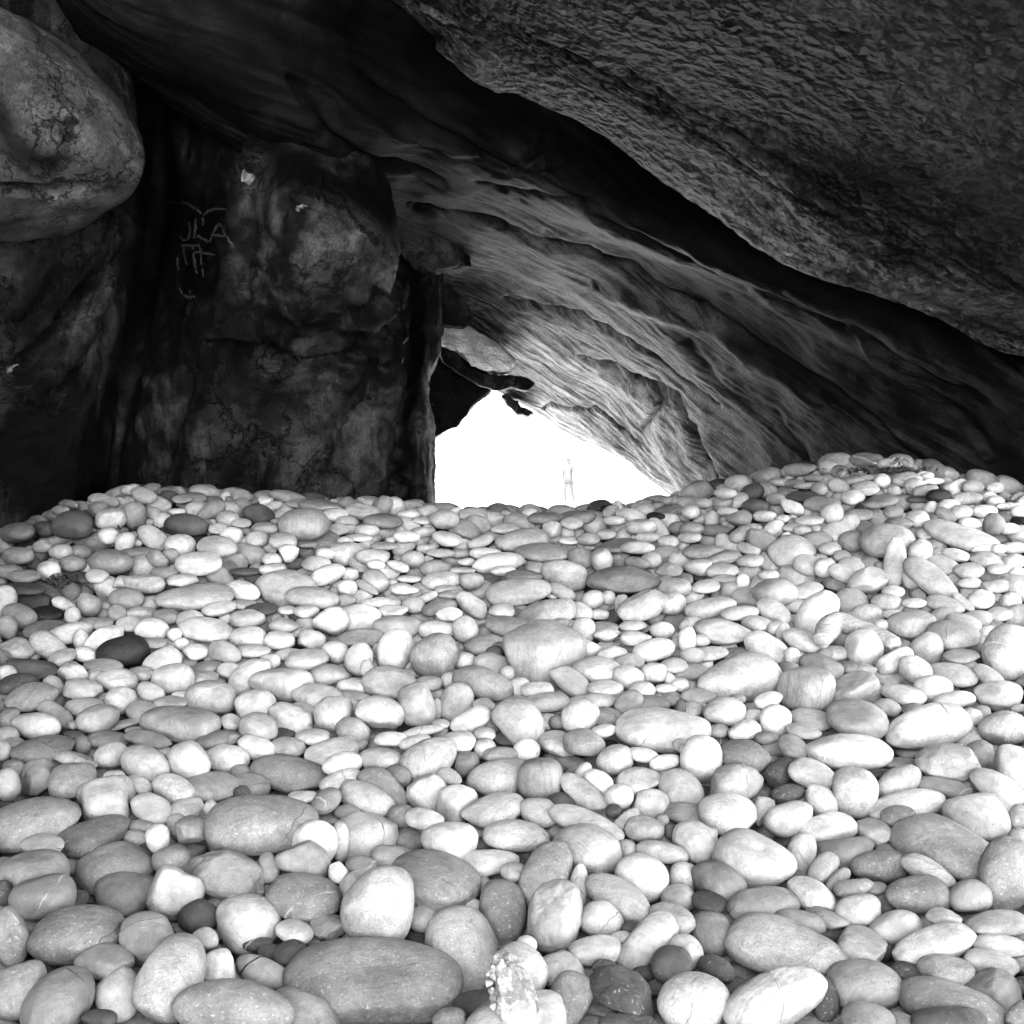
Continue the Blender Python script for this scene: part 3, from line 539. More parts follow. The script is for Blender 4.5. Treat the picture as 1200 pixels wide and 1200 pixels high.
Wl = lambda L: [np.array(p, float) for p in L]
wall_curves = [
    Wl([(-3.0, -3, 4.6), (-4.0, -3, 2.5), (-4.1, -3, .4), (-3.9, -3, -2.2)]),
    Wl([(-2.6, 0, 4.6), (-3.5, 0, 2.5), (-3.5, 0, .4), (-3.3, 0, -2.2)]),
    Wl([(-2.4, 3, 4.6), (-3.1, 3, 2.5), (-3.1, 3, .4), (-3.0, 3, -2.0)]),
    A3([(-150, -250, 5.2), (-130, 0, 5.4), (-120, 200, 5.6), (-110, 400, 6.0), (-100, 560, 6.6), (-100, 800, 6.9)]),
    A3([(-20, -230, 5.6), (-10, -20, 5.9), (0, 180, 6.0), (0, 380, 6.2), (0, 520, 6.8), (0, 780, 7.3)]),
    A3([(60, -200, 6.0), (75, -20, 6.3), (85, 180, 6.2), (85, 350, 6.3), (60, 500, 6.9), (50, 780, 7.5)]),
    A3([(120, -170, 6.6), (140, 40, 6.6), (150, 190, 6.3), (136, 330, 6.35), (100, 480, 7.0), (80, 780, 7.6)]),
    A3([(150, -150, 7.4), (166, 60, 7.6), (168, 200, 7.5), (152, 340, 7.6), (128, 470, 7.8), (112, 780, 8.0)]),
    A3([(165, -140, 8.0), (182, 70, 8.2), (184, 210, 8.5), (168, 340, 8.5), (146, 470, 8.2), (120, 780, 8.0)]),
    A3([(200, -120, 7.6), (215, 90, 7.6), (215, 210, 7.7), (205, 340, 7.7), (185, 470, 7.6), (170, 780, 7.6)]),
    A3([(290, -80, 7.3), (300, 120, 7.2), (300, 230, 7.0), (280, 340, 7.2), (255, 470, 7.5), (240, 780, 7.5)]),
    A3([(360, -40, 7.3), (370, 160, 7.1), (375, 255, 6.65), (352, 345, 6.85), (332, 410, 7.85), (325, 480, 7.5), (310, 780, 7.5)]),
    A3([(410, 0, 7.5), (420, 200, 7.2), (430, 275, 6.7), (415, 345, 6.9), (398, 398, 7.9), (395, 450, 7.7), (385, 780, 7.5)]),
    A3([(435, 30, 7.8), (452, 228, 7.5), (460, 288, 7.15), (448, 342, 7.4), (436, 388, 8.2), (440, 450, 7.8), (430, 780, 7.6)]),
    A3([(450, 40, 8.4), (464, 235, 8.1), (468, 300, 8.2), (464, 350, 8.3), (466, 400, 8.1), (462, 470, 7.9), (452, 780, 7.7)]),
    A3([(470, 60, 9.6), (478, 250, 9.4), (480, 310, 9.2), (479, 360, 9.0), (478, 410, 8.9), (470, 480, 8.5), (462, 780, 7.8)]),
    A3([(490, 80, 9.4), (500, 260, 9.4), (503, 320, 9.2), (503, 370, 8.9), (496, 420, 8.6), (490, 490, 8.2), (486, 780, 7.9)]),
    A3([(500, 90, 9.5), (512, 270, 9.5), (514, 340, 9.2), (514, 400, 8.9), (503, 441, 8.6), (505, 500, 8.3), (503, 780, 8.1)]),
    A3([(510, 90, 10.3), (516, 270, 10.2), (517, 340, 10.0), (516, 400, 9.6), (505, 441, 9.4), (507, 500, 9.2), (505, 780, 9.0)]),
    A3([(420, 90, 11), (430, 270, 11), (430, 340, 11), (430, 400, 11), (420, 441, 11), (420, 500, 11), (420, 780, 11)])]
def wall_disp(fc, P):
    return .065 + .05 * fbm(P * 1.1, 2) - .055 * ridged(P * np.array([.75, .75, .45]) + 3, 2, .5) + .020 * ridged(P * np.array([2.6, 2.2, 1.1]), 4, .55) + .011 * fbm(P * 9, 4)
wall_gr = [([(305, 165), (292, 215), (285, 262), (272, 330), (262, 372), (248, 405), (232, 470), (214, 510), (203, 560), (200, 620)], 6, .16),
           ([(335, 190), (333, 222), (322, 262), (305, 300), (296, 340)], 3, .05), ([(378, 195), (371, 240), (381, 300), (352, 322), (325, 333)], 2, .045),
           ([(395, 190), (378, 232), (376, 262)], 2, .03), ([(345, 232), (372, 236)], 2, .06), ([(345, 245), (365, 246)], 2, .05),
           ([(250, 388), (300, 380), (340, 400), (372, 402), (420, 378), (448, 350)], 7, .14), ([(300, 385), (335, 415), (350, 430)], 5, .07),
           ([(440, 430), (400, 480), (375, 530), (350, 585)], 4, .10), ([(400, 490), (385, 530), (372, 565)], 3, .09), ([(330, 520), (310, 590)], 4, .05),
           ([(470, 330), (465, 420), (455, 490), (442, 560)], 3.5, .12), ([(448, 470), (452, 540), (480, 565), (500, 575)], 2, .05),
           ([(300, 333), (300, 362), (288, 384), (262, 392)], 3, .06), ([(230, 430), (250, 400)], 5, .05),
           ([(378, 450), (410, 465), (440, 480)], 1.6, .03), ([(395, 225), (410, 240), (425, 262), (440, 280)], 2, .05),
           ([(166, 190), (160, 250), (136, 300), (95, 350), (45, 405), (-10, 445)], 8, -.26), ([(150, 200), (120, 290), (80, 345), (30, 390), (-30, 430)], 5, .12),
           ([(158, 250), (149, 320), (142, 350), (125, 400), (100, 450)], 7, -.24), ([(145, 260), (130, 330), (95, 400), (40, 470)], 6, .10),
           ([(60, 210), (60, 300), (20, 370)], 10, .10), ([(60, 350), (100, 360)], 3, .04)]
def wall_shade(fc, P, px):  # shade painted into recesses and gully, rim light painted on the column
    k = 1 - .92 * np.maximum.reduce([light_shade_mask(px, P, [(178, 150), (176, 260), (160, 360), (140, 460)], 15, 1), light_shade_mask(px, P, [(30, 520), (70, 560), (100, 600)], 60, 2),
                                     light_shade_mask(px, P, [(215, 260), (225, 320)], 36, 3), light_shade_mask(px, P, [(480, 290), (490, 370), (485, 430)], 14, 4), light_shade_mask(px, P, [(90, 300), (40, 370)], 26, 5),
                                     light_shade_mask(px, P, [(228, 470), (212, 510), (205, 600)], 10, 6), light_shade_mask(px, P, [(190, 90), (300, 168), (400, 212), (462, 245)], 20, 13)])
    hi = np.maximum.reduce([light_shade_mask(px, P, [(330, 220), (340, 300), (420, 270)], 50, 7), light_shade_mask(px, P, [(160, 450), (155, 560)], 26, 8), light_shade_mask(px, P, [(225, 160), (240, 200)], 34, 9), light_shade_mask(px, P, [(165, 200), (150, 280), (100, 360), (30, 430)], 16, 11), light_shade_mask(px, P, [(150, 330), (110, 430)], 14, 12)])
    rim = light_shade_mask(px, P, [(514, 412), (502, 441), (504, 480), (507, 520)], 5, 10)
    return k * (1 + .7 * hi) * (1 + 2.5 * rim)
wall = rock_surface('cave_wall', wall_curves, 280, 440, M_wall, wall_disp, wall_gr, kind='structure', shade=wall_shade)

# closing rock behind and above the seams so no daylight leaks in
def shell_piece(name, curves, nu=40, nv=30):
    return rock_surface(name, curves, nu, nv, M_hang, lambda fc, P: .2 * fbm(P * .5, 3), kind='structure')
shell_piece('cave_rock_mass', [Wl([(-7, -3, 3.0), (-7, 4, 3.0), (-7, 9, 3), (-7, 16, 3)]), Wl([(-3.6, -3, 4.3), (-3, 4, 4.5), (-3, 9, 4.0), (-3, 14, 2.2)]),
                               Wl([(.3, 4.9, 3.7), (.8, 6, 3.7), (1, 9, 2.9), (1, 14.4, 1.5)]), Wl([(1.7, 4.4, 2.6), (3.4, 6.3, 2.3), (4.4, 9, 2.4), (5, 15, 1.3)]),
                               Wl([(2.4, 4.4, 2.4), (5.2, 6.8, 1), (7, 9, -2), (7.5, 15, -2)])])

# ---------------------------------------------------------------- rocks with a shape of their own
def ico(sub):
    bm = bmesh.new(); bmesh.ops.create_icosphere(bm, subdivisions=sub, radius=1)
    V = np.array([v.co[:] for v in bm.verts]); Fc = np.array([[v.index for v in f.verts] for f in bm.faces]); bm.free()
    return V / np.linalg.norm(V, axis=1)[:, None], Fc
ICO = {k: ico(k) for k in (2, 3, 4, 5, 6)}

def rock_lump(name, cen, radii, rot, mat, sub=6, cuts=(), amp=.05, freq=2.0, grooves=(), seed=0, cutk=.88, **kw):
    V, Fc = ICO[sub]; r = np.random.default_rng(seed)
    V = V.copy()
    for n, t in cuts:
        n = np.array(n, float); n /= np.linalg.norm(n); d = V @ n - t
        V -= np.where(d > 0, d * cutk, 0)[:, None] * n
    Nn = V / np.linalg.norm(V, axis=1)[:, None]
    P = (V * np.array(radii)) @ np.array(Matrix.Rotation(rot, 3, 'Y')).T + np.array(cen)
    P = P + Nn * (amp * fbm(P * freq + seed, 5) + amp * .5 * ridged(P * freq * 2 + seed, 4))[:, None]
    crack = np.zeros(len(P))
    if grooves:
        px = to_px(P); jit = np.stack([fbm(P * 4, 3), fbm(P * 4 + 50, 3)], 1) * 4
        for poly, wd, dep in grooves:
            d, t = seg_dist(px + jit, poly); g = np.exp(-(d / wd) ** 2); P = P - Nn * (g * dep)[:, None]
            if dep > 0: crack = np.maximum(crack, g)
    me = mesh_np(name, P, Fc)
    attr_v(me, 'fc', P); attr_f(me, 'crack', crack); attr_f(me, 'shade', np.ones(len(P)))
    return obj(name, me, mat, **kw)

rock_lump('rock_outcrop', at(6, 152, 5.7), (.66, .55, .55), .25, M_boulder, 6,
          cuts=[((.65, -.2, -.75), .66), ((.25, -1, .15), .5), ((.75, -.3, .75), .66), ((.9, -.6, -.1), .80)], amp=.02,
          grooves=[([(-60, 214), (0, 222), (60, 226), (102, 220)], 4.5, .15), ([(75, 150), (88, 158), (80, 163)], 4, .05), ([(65, 138), (92, 140)], 2, .04),
                   ([(-20, 100), (10, 160), (50, 195), (75, 200)], 16, .09)],
          label='pale grey rounded rock bulging from the upper left cave wall, split by a black crack', cat='rock', seed=3, cutk=.6)

def prism(name, outline, Z, thick, mat, tilt=(0, 0), amp=.02, parent=None, label=None, seed=0, sub=3, bevel=.03):
    """a broken block: pixel outline at its own distance, real thickness, worn edges; tilt = extra depth per px"""
    bm = bmesh.new(); c = np.mean(outline, axis=0)
    fr = [bm.verts.new(at(x, y, Z + (x - c[0]) * tilt[0] + (y - c[1]) * tilt[1])) for x, y in outline]
    bk = [bm.verts.new(at(c[0] + (x - c[0]) * .93, c[1] + (y - c[1]) * .93, Z + thick + (x - c[0]) * tilt[0] + (y - c[1]) * tilt[1])) for x, y in outline]
    n = len(outline); bm.faces.new(fr); bm.faces.new(bk[::-1])
    for i in range(n): bm.faces.new((fr[(i + 1) % n], fr[i], bk[i], bk[(i + 1) % n]))
    bmesh.ops.recalc_face_normals(bm, faces=bm.faces)
    bmesh.ops.bevel(bm, geom=bm.edges[:], offset=bevel, segments=2, affect='EDGES', profile=.6)
    bmesh.ops.triangulate(bm, faces=bm.faces)
    for _ in range(sub):
        long = [e for e in bm.edges if e.calc_length() > .07]
        if not long: break
        bmesh.ops.subdivide_edges(bm, edges=long, cuts=1); bmesh.ops.triangulate(bm, faces=[f for f in bm.faces if len(f.verts) > 3])
    bm.normal_update()
    P = np.array([v.co[:] for v in bm.verts]); Nn = np.array([v.normal[:] for v in bm.verts])
    P = P + Nn * (amp * fbm(P * 4 + seed, 5) + amp * .6 * ridged(P * 9 + seed, 3))[:, None]
    for v, p in zip(bm.verts, P): v.co = p
    me = bpy.data.meshes.new(name); bm.to_mesh(me); bm.free()
    me.polygons.foreach_set('use_smooth', np.ones(len(me.polygons), bool))
    attr_v(me, 'fc', P[:, [0, 2, 1]]); attr_f(me, 'crack', np.zeros(len(P))); attr_f(me, 'shade', np.ones(len(P)))
    o = obj(name, me, mat, parent=parent)
    if label: o['label'] = label
    return o

prism('hanging_or_shade_block', [(496, 360), (518, 395), (530, 408), (560, 432), (578, 444), (574, 458), (560, 467), (548, 482), (532, 498), (516, 508), (500, 516), (490, 470)], 11.2, 1.5, M_hang, parent=vault, amp=.03, bevel=.03, label='black hanging wall of rock left of the opening')
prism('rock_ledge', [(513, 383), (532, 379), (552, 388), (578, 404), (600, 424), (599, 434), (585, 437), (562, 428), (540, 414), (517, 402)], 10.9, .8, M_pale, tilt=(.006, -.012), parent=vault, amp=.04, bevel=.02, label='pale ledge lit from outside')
prism('rock_shard', [(514, 404), (535, 415), (553, 432), (575, 441), (600, 441), (620, 444), (628, 450), (618, 458), (600, 453), (580, 458), (560, 450), (540, 438), (518, 424)], 10.8, .6, M_hang, parent=vault, bevel=.02, amp=.015, label='dark tongue of rock hanging over the opening')
prism('rock_shard', [(594, 462), (601, 470), (606, 472), (611, 479), (617, 480), (624, 485), (618, 488), (613, 484), (607, 485), (600, 478), (596, 474), (588, 464)], 12.6, .5, M_hang, parent=vault, bevel=.008, amp=.02, label='small dark chip of rock at the top of the opening')
prism('hanging_or_shade_block', [(466, 337), (514, 334), (533, 345), (547, 359), (550, 372), (541, 381), (518, 380), (512, 402), (470, 404)], 10.3, .7, M_hang, parent=vault, amp=.03, label='added black block standing in for the shaded recess beside the column')  # dark block put where there is only a shaded recess
rock_lump('rock_knob', at(506, 288, 9.1), (.33, .28, .21), .62, M_wall, 6, cuts=[((0, -1, -.3), .6), ((.5, -.7, .5), .62), ((-.5, -.7, .2), .66), ((.8, 0, -.6), .7)], amp=.045, freq=3.0, parent=vault, seed=5)

# scratched letters on the dark wall
bpy.context.view_layer.update()
def bvh_of(o):
    me = o.data; return BVHTree.FromPolygons([v.co[:] for v in me.vertices], [p.vertices[:] for p in me.polygons])
wb = bvh_of(wall)
strokes = [[(570, 716), (600, 711), (635, 711), (665, 720), (695, 738), (715, 757)], [(715, 757), (730, 742), (760, 733), (798, 736)], [(716, 755), (713, 790)],
           [(664, 780), (669, 812), (662, 840), (645, 846), (632, 826)], [(690, 768), (686, 800), (680, 838)], [(690, 824), (712, 838), (736, 852)], [(736, 852), (752, 812), (772, 784)],
           [(772, 784), (792, 822), (817, 866)], [(742, 824), (792, 832)], [(636, 862), (700, 862)], [(644, 862), (648, 900), (658, 934)], [(676, 860), (682, 905), (694, 962)],
           [(700, 862), (708, 905), (714, 972)], [(672, 890), (712, 888), (755, 895)], [(622, 905), (628, 950)], [(628, 1012), (640, 1034), (664, 1044), (688, 1042)], [(660, 1018), (672, 1030)]]
gv, gf = [], []
for st_ in strokes:
    L = np.array(st_, float) / 3
    q = [L[0] + (L[1] - L[0]) * 0]
    for a, b in zip(L[:-1], L[1:]):
        for t in np.linspace(0, 1, 6)[1:]: q.append(a + (b - a) * t)
    q = np.array(q) + rng.normal(0, .45, (len(q), 2)); tg = np.gradient(q, axis=0); nn = np.stack([-tg[:, 1], tg[:, 0]], 1); nn /= np.linalg.norm(nn, axis=1)[:, None] + 1e-9
    last = None
    for k in range(len(q)):
        wd = 1.5 * (.5 + .5 * math.sin(math.pi * (k + 1) / (len(q) + 1))) * (.8 + .4 * rng.random())
        pr = []
        for s_ in (-1, 0, 1):
            p = q[k] + nn[k] * wd * s_; d = Vector(at(p[0], p[1], 1)).normalized()
            h = wb.ray_cast(Vector((0, 0, 0)), d)
            if h[0] is None: pr = None; break
            gv.append(tuple(h[0] - d * (.012 if s_ == 0 else .006))); pr.append(len(gv) - 1)
        if pr and last and rng.random() > .07: gf += [(last[0], last[1], pr[1], pr[0]), (last[1], last[2], pr[2], pr[1])]
        last = pr
if gf:
    obj('scratched_letters', mesh_np('scratched_letters', gv, gf), plain('scratch_chalk', .008, .9, 60, .8), parent=wall, label='pale letters J L A and bars scratched into the dark wall')

# the pale bits on the left wall
for (px_, py_, r_) in ((288, 208, .045), (353, 243, .035), (12, 432, .05)):
    d = Vector(at(px_, py_, 1)).normalized(); h = wb.ray_cast(Vector((0, 0, 0)), d)
    if h[0]: rock_lump('pale_patch', np.array(h[0]) + np.array(d) * .012, (r_, .03, r_ * (1.2 if px_ > 250 and px_ < 300 else .4)), 0 if px_ > 100 else -.8, plain('quartz_patch', .08, .6, 40, .5), 5, cuts=[((.6, -.5, .6), .5), ((-.7, -.5, .2), .5), ((.1, -.5, -.9), .55)], amp=.012, freq=16, parent=wall, seed=px_)
# ---------------------------------------------------------------- the cobble bank
Z0, SL = -1.325, math.tan(math.radians(8.8))
CR_X = [-5.0, -3.3, -2.95, -2.35, -1.5, -.5, 0, .45, .9, 1.2, 1.5, 1.8, 2.1, 2.45, 3.0, 3.4, 5.0]
CR_H = [-.40, -.22, -.10, .10, .08, .0, -.05, -.04, .03, .12, .20, .26, .31, .27, .12, .05, .05]
def ground(x, y):
    x = np.asarray(x, float); y = np.asarray(y, float)
    up = np.clip((y - 3.6) / 3.0, 0, 1); up = up * up * (3 - 2 * up)
    yc = 6.9
    s = np.minimum(y, yc)
    z = Z0 + SL * s + up * np.interp(x, CR_X, CR_H)
    f = np.clip(y - yc, 0, 7); out = np.clip((y - yc) / 7.5, 0, 1); out = out * out * (3 - 2 * out)
    z = z * (1 - out) + (-1.62) * out - .10 * np.minimum(f, 1) * (1 - out)
    return z + .02 * np.sin(x * 2.3 + 1) * np.sin(y * 1.9)
def hit(px, py):
    """point of the bank seen at a pixel; above the crest: the crest itself"""
    for lift in range(0, 60):
        d = RC @ np.array([(px - 600) / F, (600 - (py + lift * 1.5)) / F, 1.0])
        t = np.arange(1.2, 7.3, .02); P = t[:, None] * d
        b = P[:, 2] < ground(P[:, 0], P[:, 1])
        if b.any():
            return t[b.argmax()]
    return 6.9
def slope(x, y):
    e = .15; gx = (ground(x + e, y) - ground(x - e, y)) / (2 * e); gy = (ground(x, min(y + e, 6.85)) - ground(x, min(y + e, 6.85) - 2 * e)) / (2 * e)
    n = np.array([-gx, -gy, 1.0]); return n / np.linalg.norm(n)

ALB = dict(w=.225, l=.162, m=.105, d=.036, k=.009)
class St: pass
def parse():
    L = []
    for key, (ox, oy, sc, txt) in TR.items():
        for rec in txt.replace('\n', ';').split(';'):
            q = rec.split()
            if len(q) < 6: continue
            s = St(); s.px = ox + float(q[0]) / sc; s.py = oy + float(q[1]) / sc; s.a = float(q[2]) / sc; s.b = float(q[3]) / sc
            s.ang = math.radians(float(q[4])); s.tone = q[5][0]; s.ft = q[5][1:]; s.src = key
            L.append(s)
    return L
stones = parse()
def ell_M(s, a=None, b=None):
    a = a or s.a; b = b or s.b
    c, n = math.cos(s.ang), math.sin(s.ang); R = np.array([[c, -n], [n, c]]); return R @ np.diag([a * a, b * b]) @ R.T
# two readings of one cobble: keep the first
kept = []
for s in stones:
    dup = False
    for k in kept:
        if k.src != s.src and math.hypot(k.px - s.px, (k.py - s.py)) < .55 * min(math.sqrt(k.a * k.b), math.sqrt(s.a * s.b)) and .55 < (s.a * s.b) / (k.a * k.b) < 1.8: dup = True; break
    if not dup: kept.append(s)
stones = kept
for s in stones: s.filler = False

# gaps: smaller cobbles showing between and beneath the big ones
GS = 2.0; GW, GH, GY = 600, 340, 530
yy, xx = np.mgrid[0:GH, 0:GW]; XX = xx * GS + 1; YY = yy * GS + GY
cov = np.zeros((GH, GW), bool)
def inside(s, k=1.0):
    M = np.linalg.inv(ell_M(s)) ; dx = XX - s.px; dy = -(YY - s.py)
    return M[0, 0] * dx * dx + 2 * M[0, 1] * dx * dy + M[1, 1] * dy * dy < k * k
for s in stones: cov |= inside(s)
CX = [0, 60, 130, 200, 300, 440, 505, 600, 700, 780, 860, 910, 960, 1020, 1080, 1140, 1200]
CY = [618, 600, 578, 578, 581, 584, 594, 599, 594, 587, 577, 560, 545, 540, 552, 566, 580]
crest = np.interp(XX[0], CX, CY)
free = ~cov & (YY > crest[None] + 2)
def dist_to_cov(mask, it=30):
    d = np.zeros(mask.shape); m = mask.copy()
    for _ in range(it):
        d += m; p = np.pad(m, 1, constant_values=True); m = m & p[:-2, 1:-1] & p[2:, 1:-1] & p[1:-1, :-2] & p[1:-1, 2:]
    return d
rf = np.random.default_rng(5)
for _pass in range(6):
    D = dist_to_cov(free); cand = np.argwhere(D >= 2)
    if len(cand) == 0: break
    cand = cand[np.argsort(-D[cand[:, 0], cand[:, 1]] + rf.random(len(cand)) * .9)]
    for (r, c) in cand[:4000]:
        if not free[r, c]: continue
        y = YY[r, c]; big = 9 + (y - 560) * .062; rad = D[r, c] * GS * rf.uniform(1.15, 1.7)
        s = St(); s.px, s.py = XX[r, c] + rf.normal(0, 1), y + rf.normal(0, 1)
        asp = rf.uniform(1.15, 1.9); g = min(max(rad, big * .38), big * 1.15)
        s.a = g * math.sqrt(asp); s.b = g / math.sqrt(asp) * .95; s.ang = rf.normal(0, .35); s.filler = True; s.src = 'fill'
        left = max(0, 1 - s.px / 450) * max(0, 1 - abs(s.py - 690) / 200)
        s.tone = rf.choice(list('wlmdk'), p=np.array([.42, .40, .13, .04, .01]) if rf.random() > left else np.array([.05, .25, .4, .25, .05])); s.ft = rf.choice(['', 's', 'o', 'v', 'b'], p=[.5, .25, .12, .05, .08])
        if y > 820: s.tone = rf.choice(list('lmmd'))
        stones.append(s); ins = inside(s); free &= ~ins

for i, s in enumerate(stones):
    s.i = i
    lo = s.py + math.sqrt((s.a * math.sin(s.ang)) ** 2 + (s.b * math.cos(s.ang)) ** 2)
    s.key = lo - (140 * (s.py - 330) / 820 * .35 if s.filler else 0)
    s.Z = hit(s.px, s.py + .15 * s.b)

def solve(s):
    """a cobble of real size lying on the bank whose outline seen from the photograph's place is the one read off it"""
    X, Y = (s.px - 600) / F, (600 - s.py) / F
    M = ell_M(s) * (s.Z / F) ** 2
    P0 = RC @ (np.array([X, Y, 1]) * s.Z); n0 = RC.T @ slope(P0[0], min(P0[1], 6.7))
    e1 = np.cross([0, 1, 0], n0); e1 /= np.linalg.norm(e1)                            # level, to the right... (camera space)
    aw, bw_ = s.a * s.Z / F, s.b * s.Z / F; g0 = math.sqrt(aw * bw_)
    Q = np.array([[1, 0, -X], [0, 1, -Y]]); best = None
    if not hasattr(s, 'flat'): s.flat = rf.uniform(.62, .9)
    for tilt in (0, 8, 16, 24, 34, 46, 60):
        t = math.radians(tilt); n = n0 * math.cos(t) + np.cross(e1, n0) * 0
        # lean the flat side towards the viewer
        v = -np.array([X, Y, 1]); v = v - n0 * (v @ n0); v /= np.linalg.norm(v)
        n = n0 * math.cos(t) + v * math.sin(t); g = np.cross(n, e1); g /= np.linalg.norm(g); n = np.cross(e1, g)
        E = np.stack([e1, g, n], 1); W = Q @ E; W12 = W[:, :2]; w3 = W[:, 2]; Wi = np.linalg.inv(W12)
        for h in (.95, .85, .75, .65, .55):
            hh = h * bw_ if h * bw_ < .98 * g0 else .98 * g0
            Cp = Wi @ (M - hh * hh * np.outer(w3, w3)) @ Wi.T
            ev, eV = np.linalg.eigh(Cp)
            if ev[0] <= 1e-7: continue
            r0, r1 = math.sqrt(ev[0]), math.sqrt(ev[1])
            cost = tilt / 60 * .8 + 3 * max(0, r1 / aw - 1.12) + 2.5 * max(0, .72 * g0 / r0 - 1) + .8 * abs(h - s.flat) + 1.5 * max(0, hh / r0 - 1)
            if best is None or cost < best[0]: best = (cost, E, Cp, hh, eV, r0, r1)
    if best is None:
        ax = np.array([math.cos(s.ang), math.sin(s.ang), 0]); bx = np.array([-math.sin(s.ang), math.cos(s.ang), 0]); A = np.stack([ax, bx, [0, 0, 1]], 1)
        return A, np.array([aw, bw_, .8 * g0])
    _, E, Cp, hh, eV, r0, r1 = best
    A = np.stack([E[:, :2] @ eV[:, 1], E[:, :2] @ eV[:, 0], E[:, 2]], 1)              # columns long, middle, thickness
    if np.linalg.det(A) < 0: A[:, 1] *= -1
    if A[0, 0] < 0: A[:, 0] *= -1; A[:, 1] *= -1
    return A, np.array([r1, r0, hh])
for s in stones:
    s.A, s.R = solve(s)
    Sg = s.A @ np.diag(s.R ** 2) @ s.A.T; X, Y = (s.px - 600) / F, (600 - s.py) / F
    T = np.array([[1, 0, -X], [0, 1, -Y], [0, 0, 1]]); Sp = T @ Sg @ T.T
    s.Mi = np.linalg.inv(Sp[:2, :2]); s.m = Sp[:2, 2]; s.slant = s.m @ s.Mi; s.dep = math.sqrt(max(Sp[2, 2] - s.m @ s.Mi @ s.m, 1e-8))
    s.Zref = s.Z

# nobody shares the same space: anything partly hidden is moved back or down until it clears what lies in front of it
uu = np.array([(r * math.cos(t), r * math.sin(t)) for r in (.15, .45, .7, .88, .97) for t in np.linspace(0, 2 * math.pi, 16, endpoint=False)])
order = sorted(range(len(stones)), key=lambda i: -stones[i].key)
PXY = np.array([(s.px, s.py) for s in stones]); RA = np.array([s.a for s in stones])
done = []
for i in order:
    s = stones[i]; need = s.Z - .0
    if done:
        dn = np.array(done); near = dn[np.hypot(*(PXY[dn] - PXY[i]).T) < RA[dn] + RA[i]]
        ca, sa = math.cos(s.ang), math.sin(s.ang)
        q = np.stack([ca * uu[:, 0] * s.a - sa * uu[:, 1] * s.b, sa * uu[:, 0] * s.a + ca * uu[:, 1] * s.b], 1)     # px, y up
        for j in near:
            f = stones[j]; qf = q + np.array([s.px - f.px, -(s.py - f.py)])
            kf = f.Zref / F; ks = s.Zref / F
            rf2 = np.einsum('ij,jk,ik->i', qf * kf, f.Mi, qf * kf); m = rf2 < 1
            if not m.any(): continue
            rs2 = np.einsum('ij,jk,ik->i', q[m] * ks, s.Mi, q[m] * ks)
            sc_f = f.Z / f.Zref; sc_s = 1.0
            back = f.Z + ((qf[m] * kf) @ f.slant + f.dep * np.sqrt(np.clip(1 - rf2[m], 0, 1))) * sc_f
            front = ((q[m] * ks) @ s.slant - s.dep * np.sqrt(np.clip(1 - rs2, 0, 1))) * sc_s
            need = max(need, (back - front).max() * 1.0 - .12 * s.dep)
    s.Z = min(need, s.Zref * 1.30); done.append(i)

def unit_stone(sub, seed, ft, plane_cut=0):
    r = np.random.default_rng(seed); V, Fc = ICO[sub]; V = V.copy()
    p = r.uniform(2.05, 2.6)
    if 'q' in ft: p = 3.8
    V = V / (np.abs(V) ** p).sum(1)[:, None] ** (1 / p)
    for k in range(5 if 'x' in ft else 3):
        n = r.normal(size=3); n /= np.linalg.norm(n); t = r.uniform(.66, .8) if 'x' in ft else r.uniform(.80, .95)
        d = V @ n - t; V -= (np.where(d > 0, d * (.85 if 'x' in ft else .6), 0))[:, None] * n
    tp = r.normal(0, .08)
    if 'p' in ft: tp = .30 * (1 if r.random() > .4 else -1)
    tp = getattr(unit_stone, 'force', None) or tp
    V[:, 1:] *= (1 - tp * V[:, :1]); V[:, 2] += r.normal(0, .06) * V[:, 0] ** 2; V[:, 1] += r.normal(0, .07) * V[:, 0] ** 2
    n = V / np.linalg.norm(V, axis=1)[:, None]
    off = r.uniform(0, 100, 3); amp = .05 if 'x' not in ft else .07
    d = amp * pn(n * 1.1 + off) + (.018 if 'x' not in ft else .035) * pn(n * 2.6 + off)
    if 'x' in ft: d = d + .02 * ridged(n * 4 + off, 3)
    V = V + n * d[:, None]
    V -= (V.max(0) + V.min(0)) / 2
    V /= (V.max(0) - V.min(0)) / 2
    return V, Fc

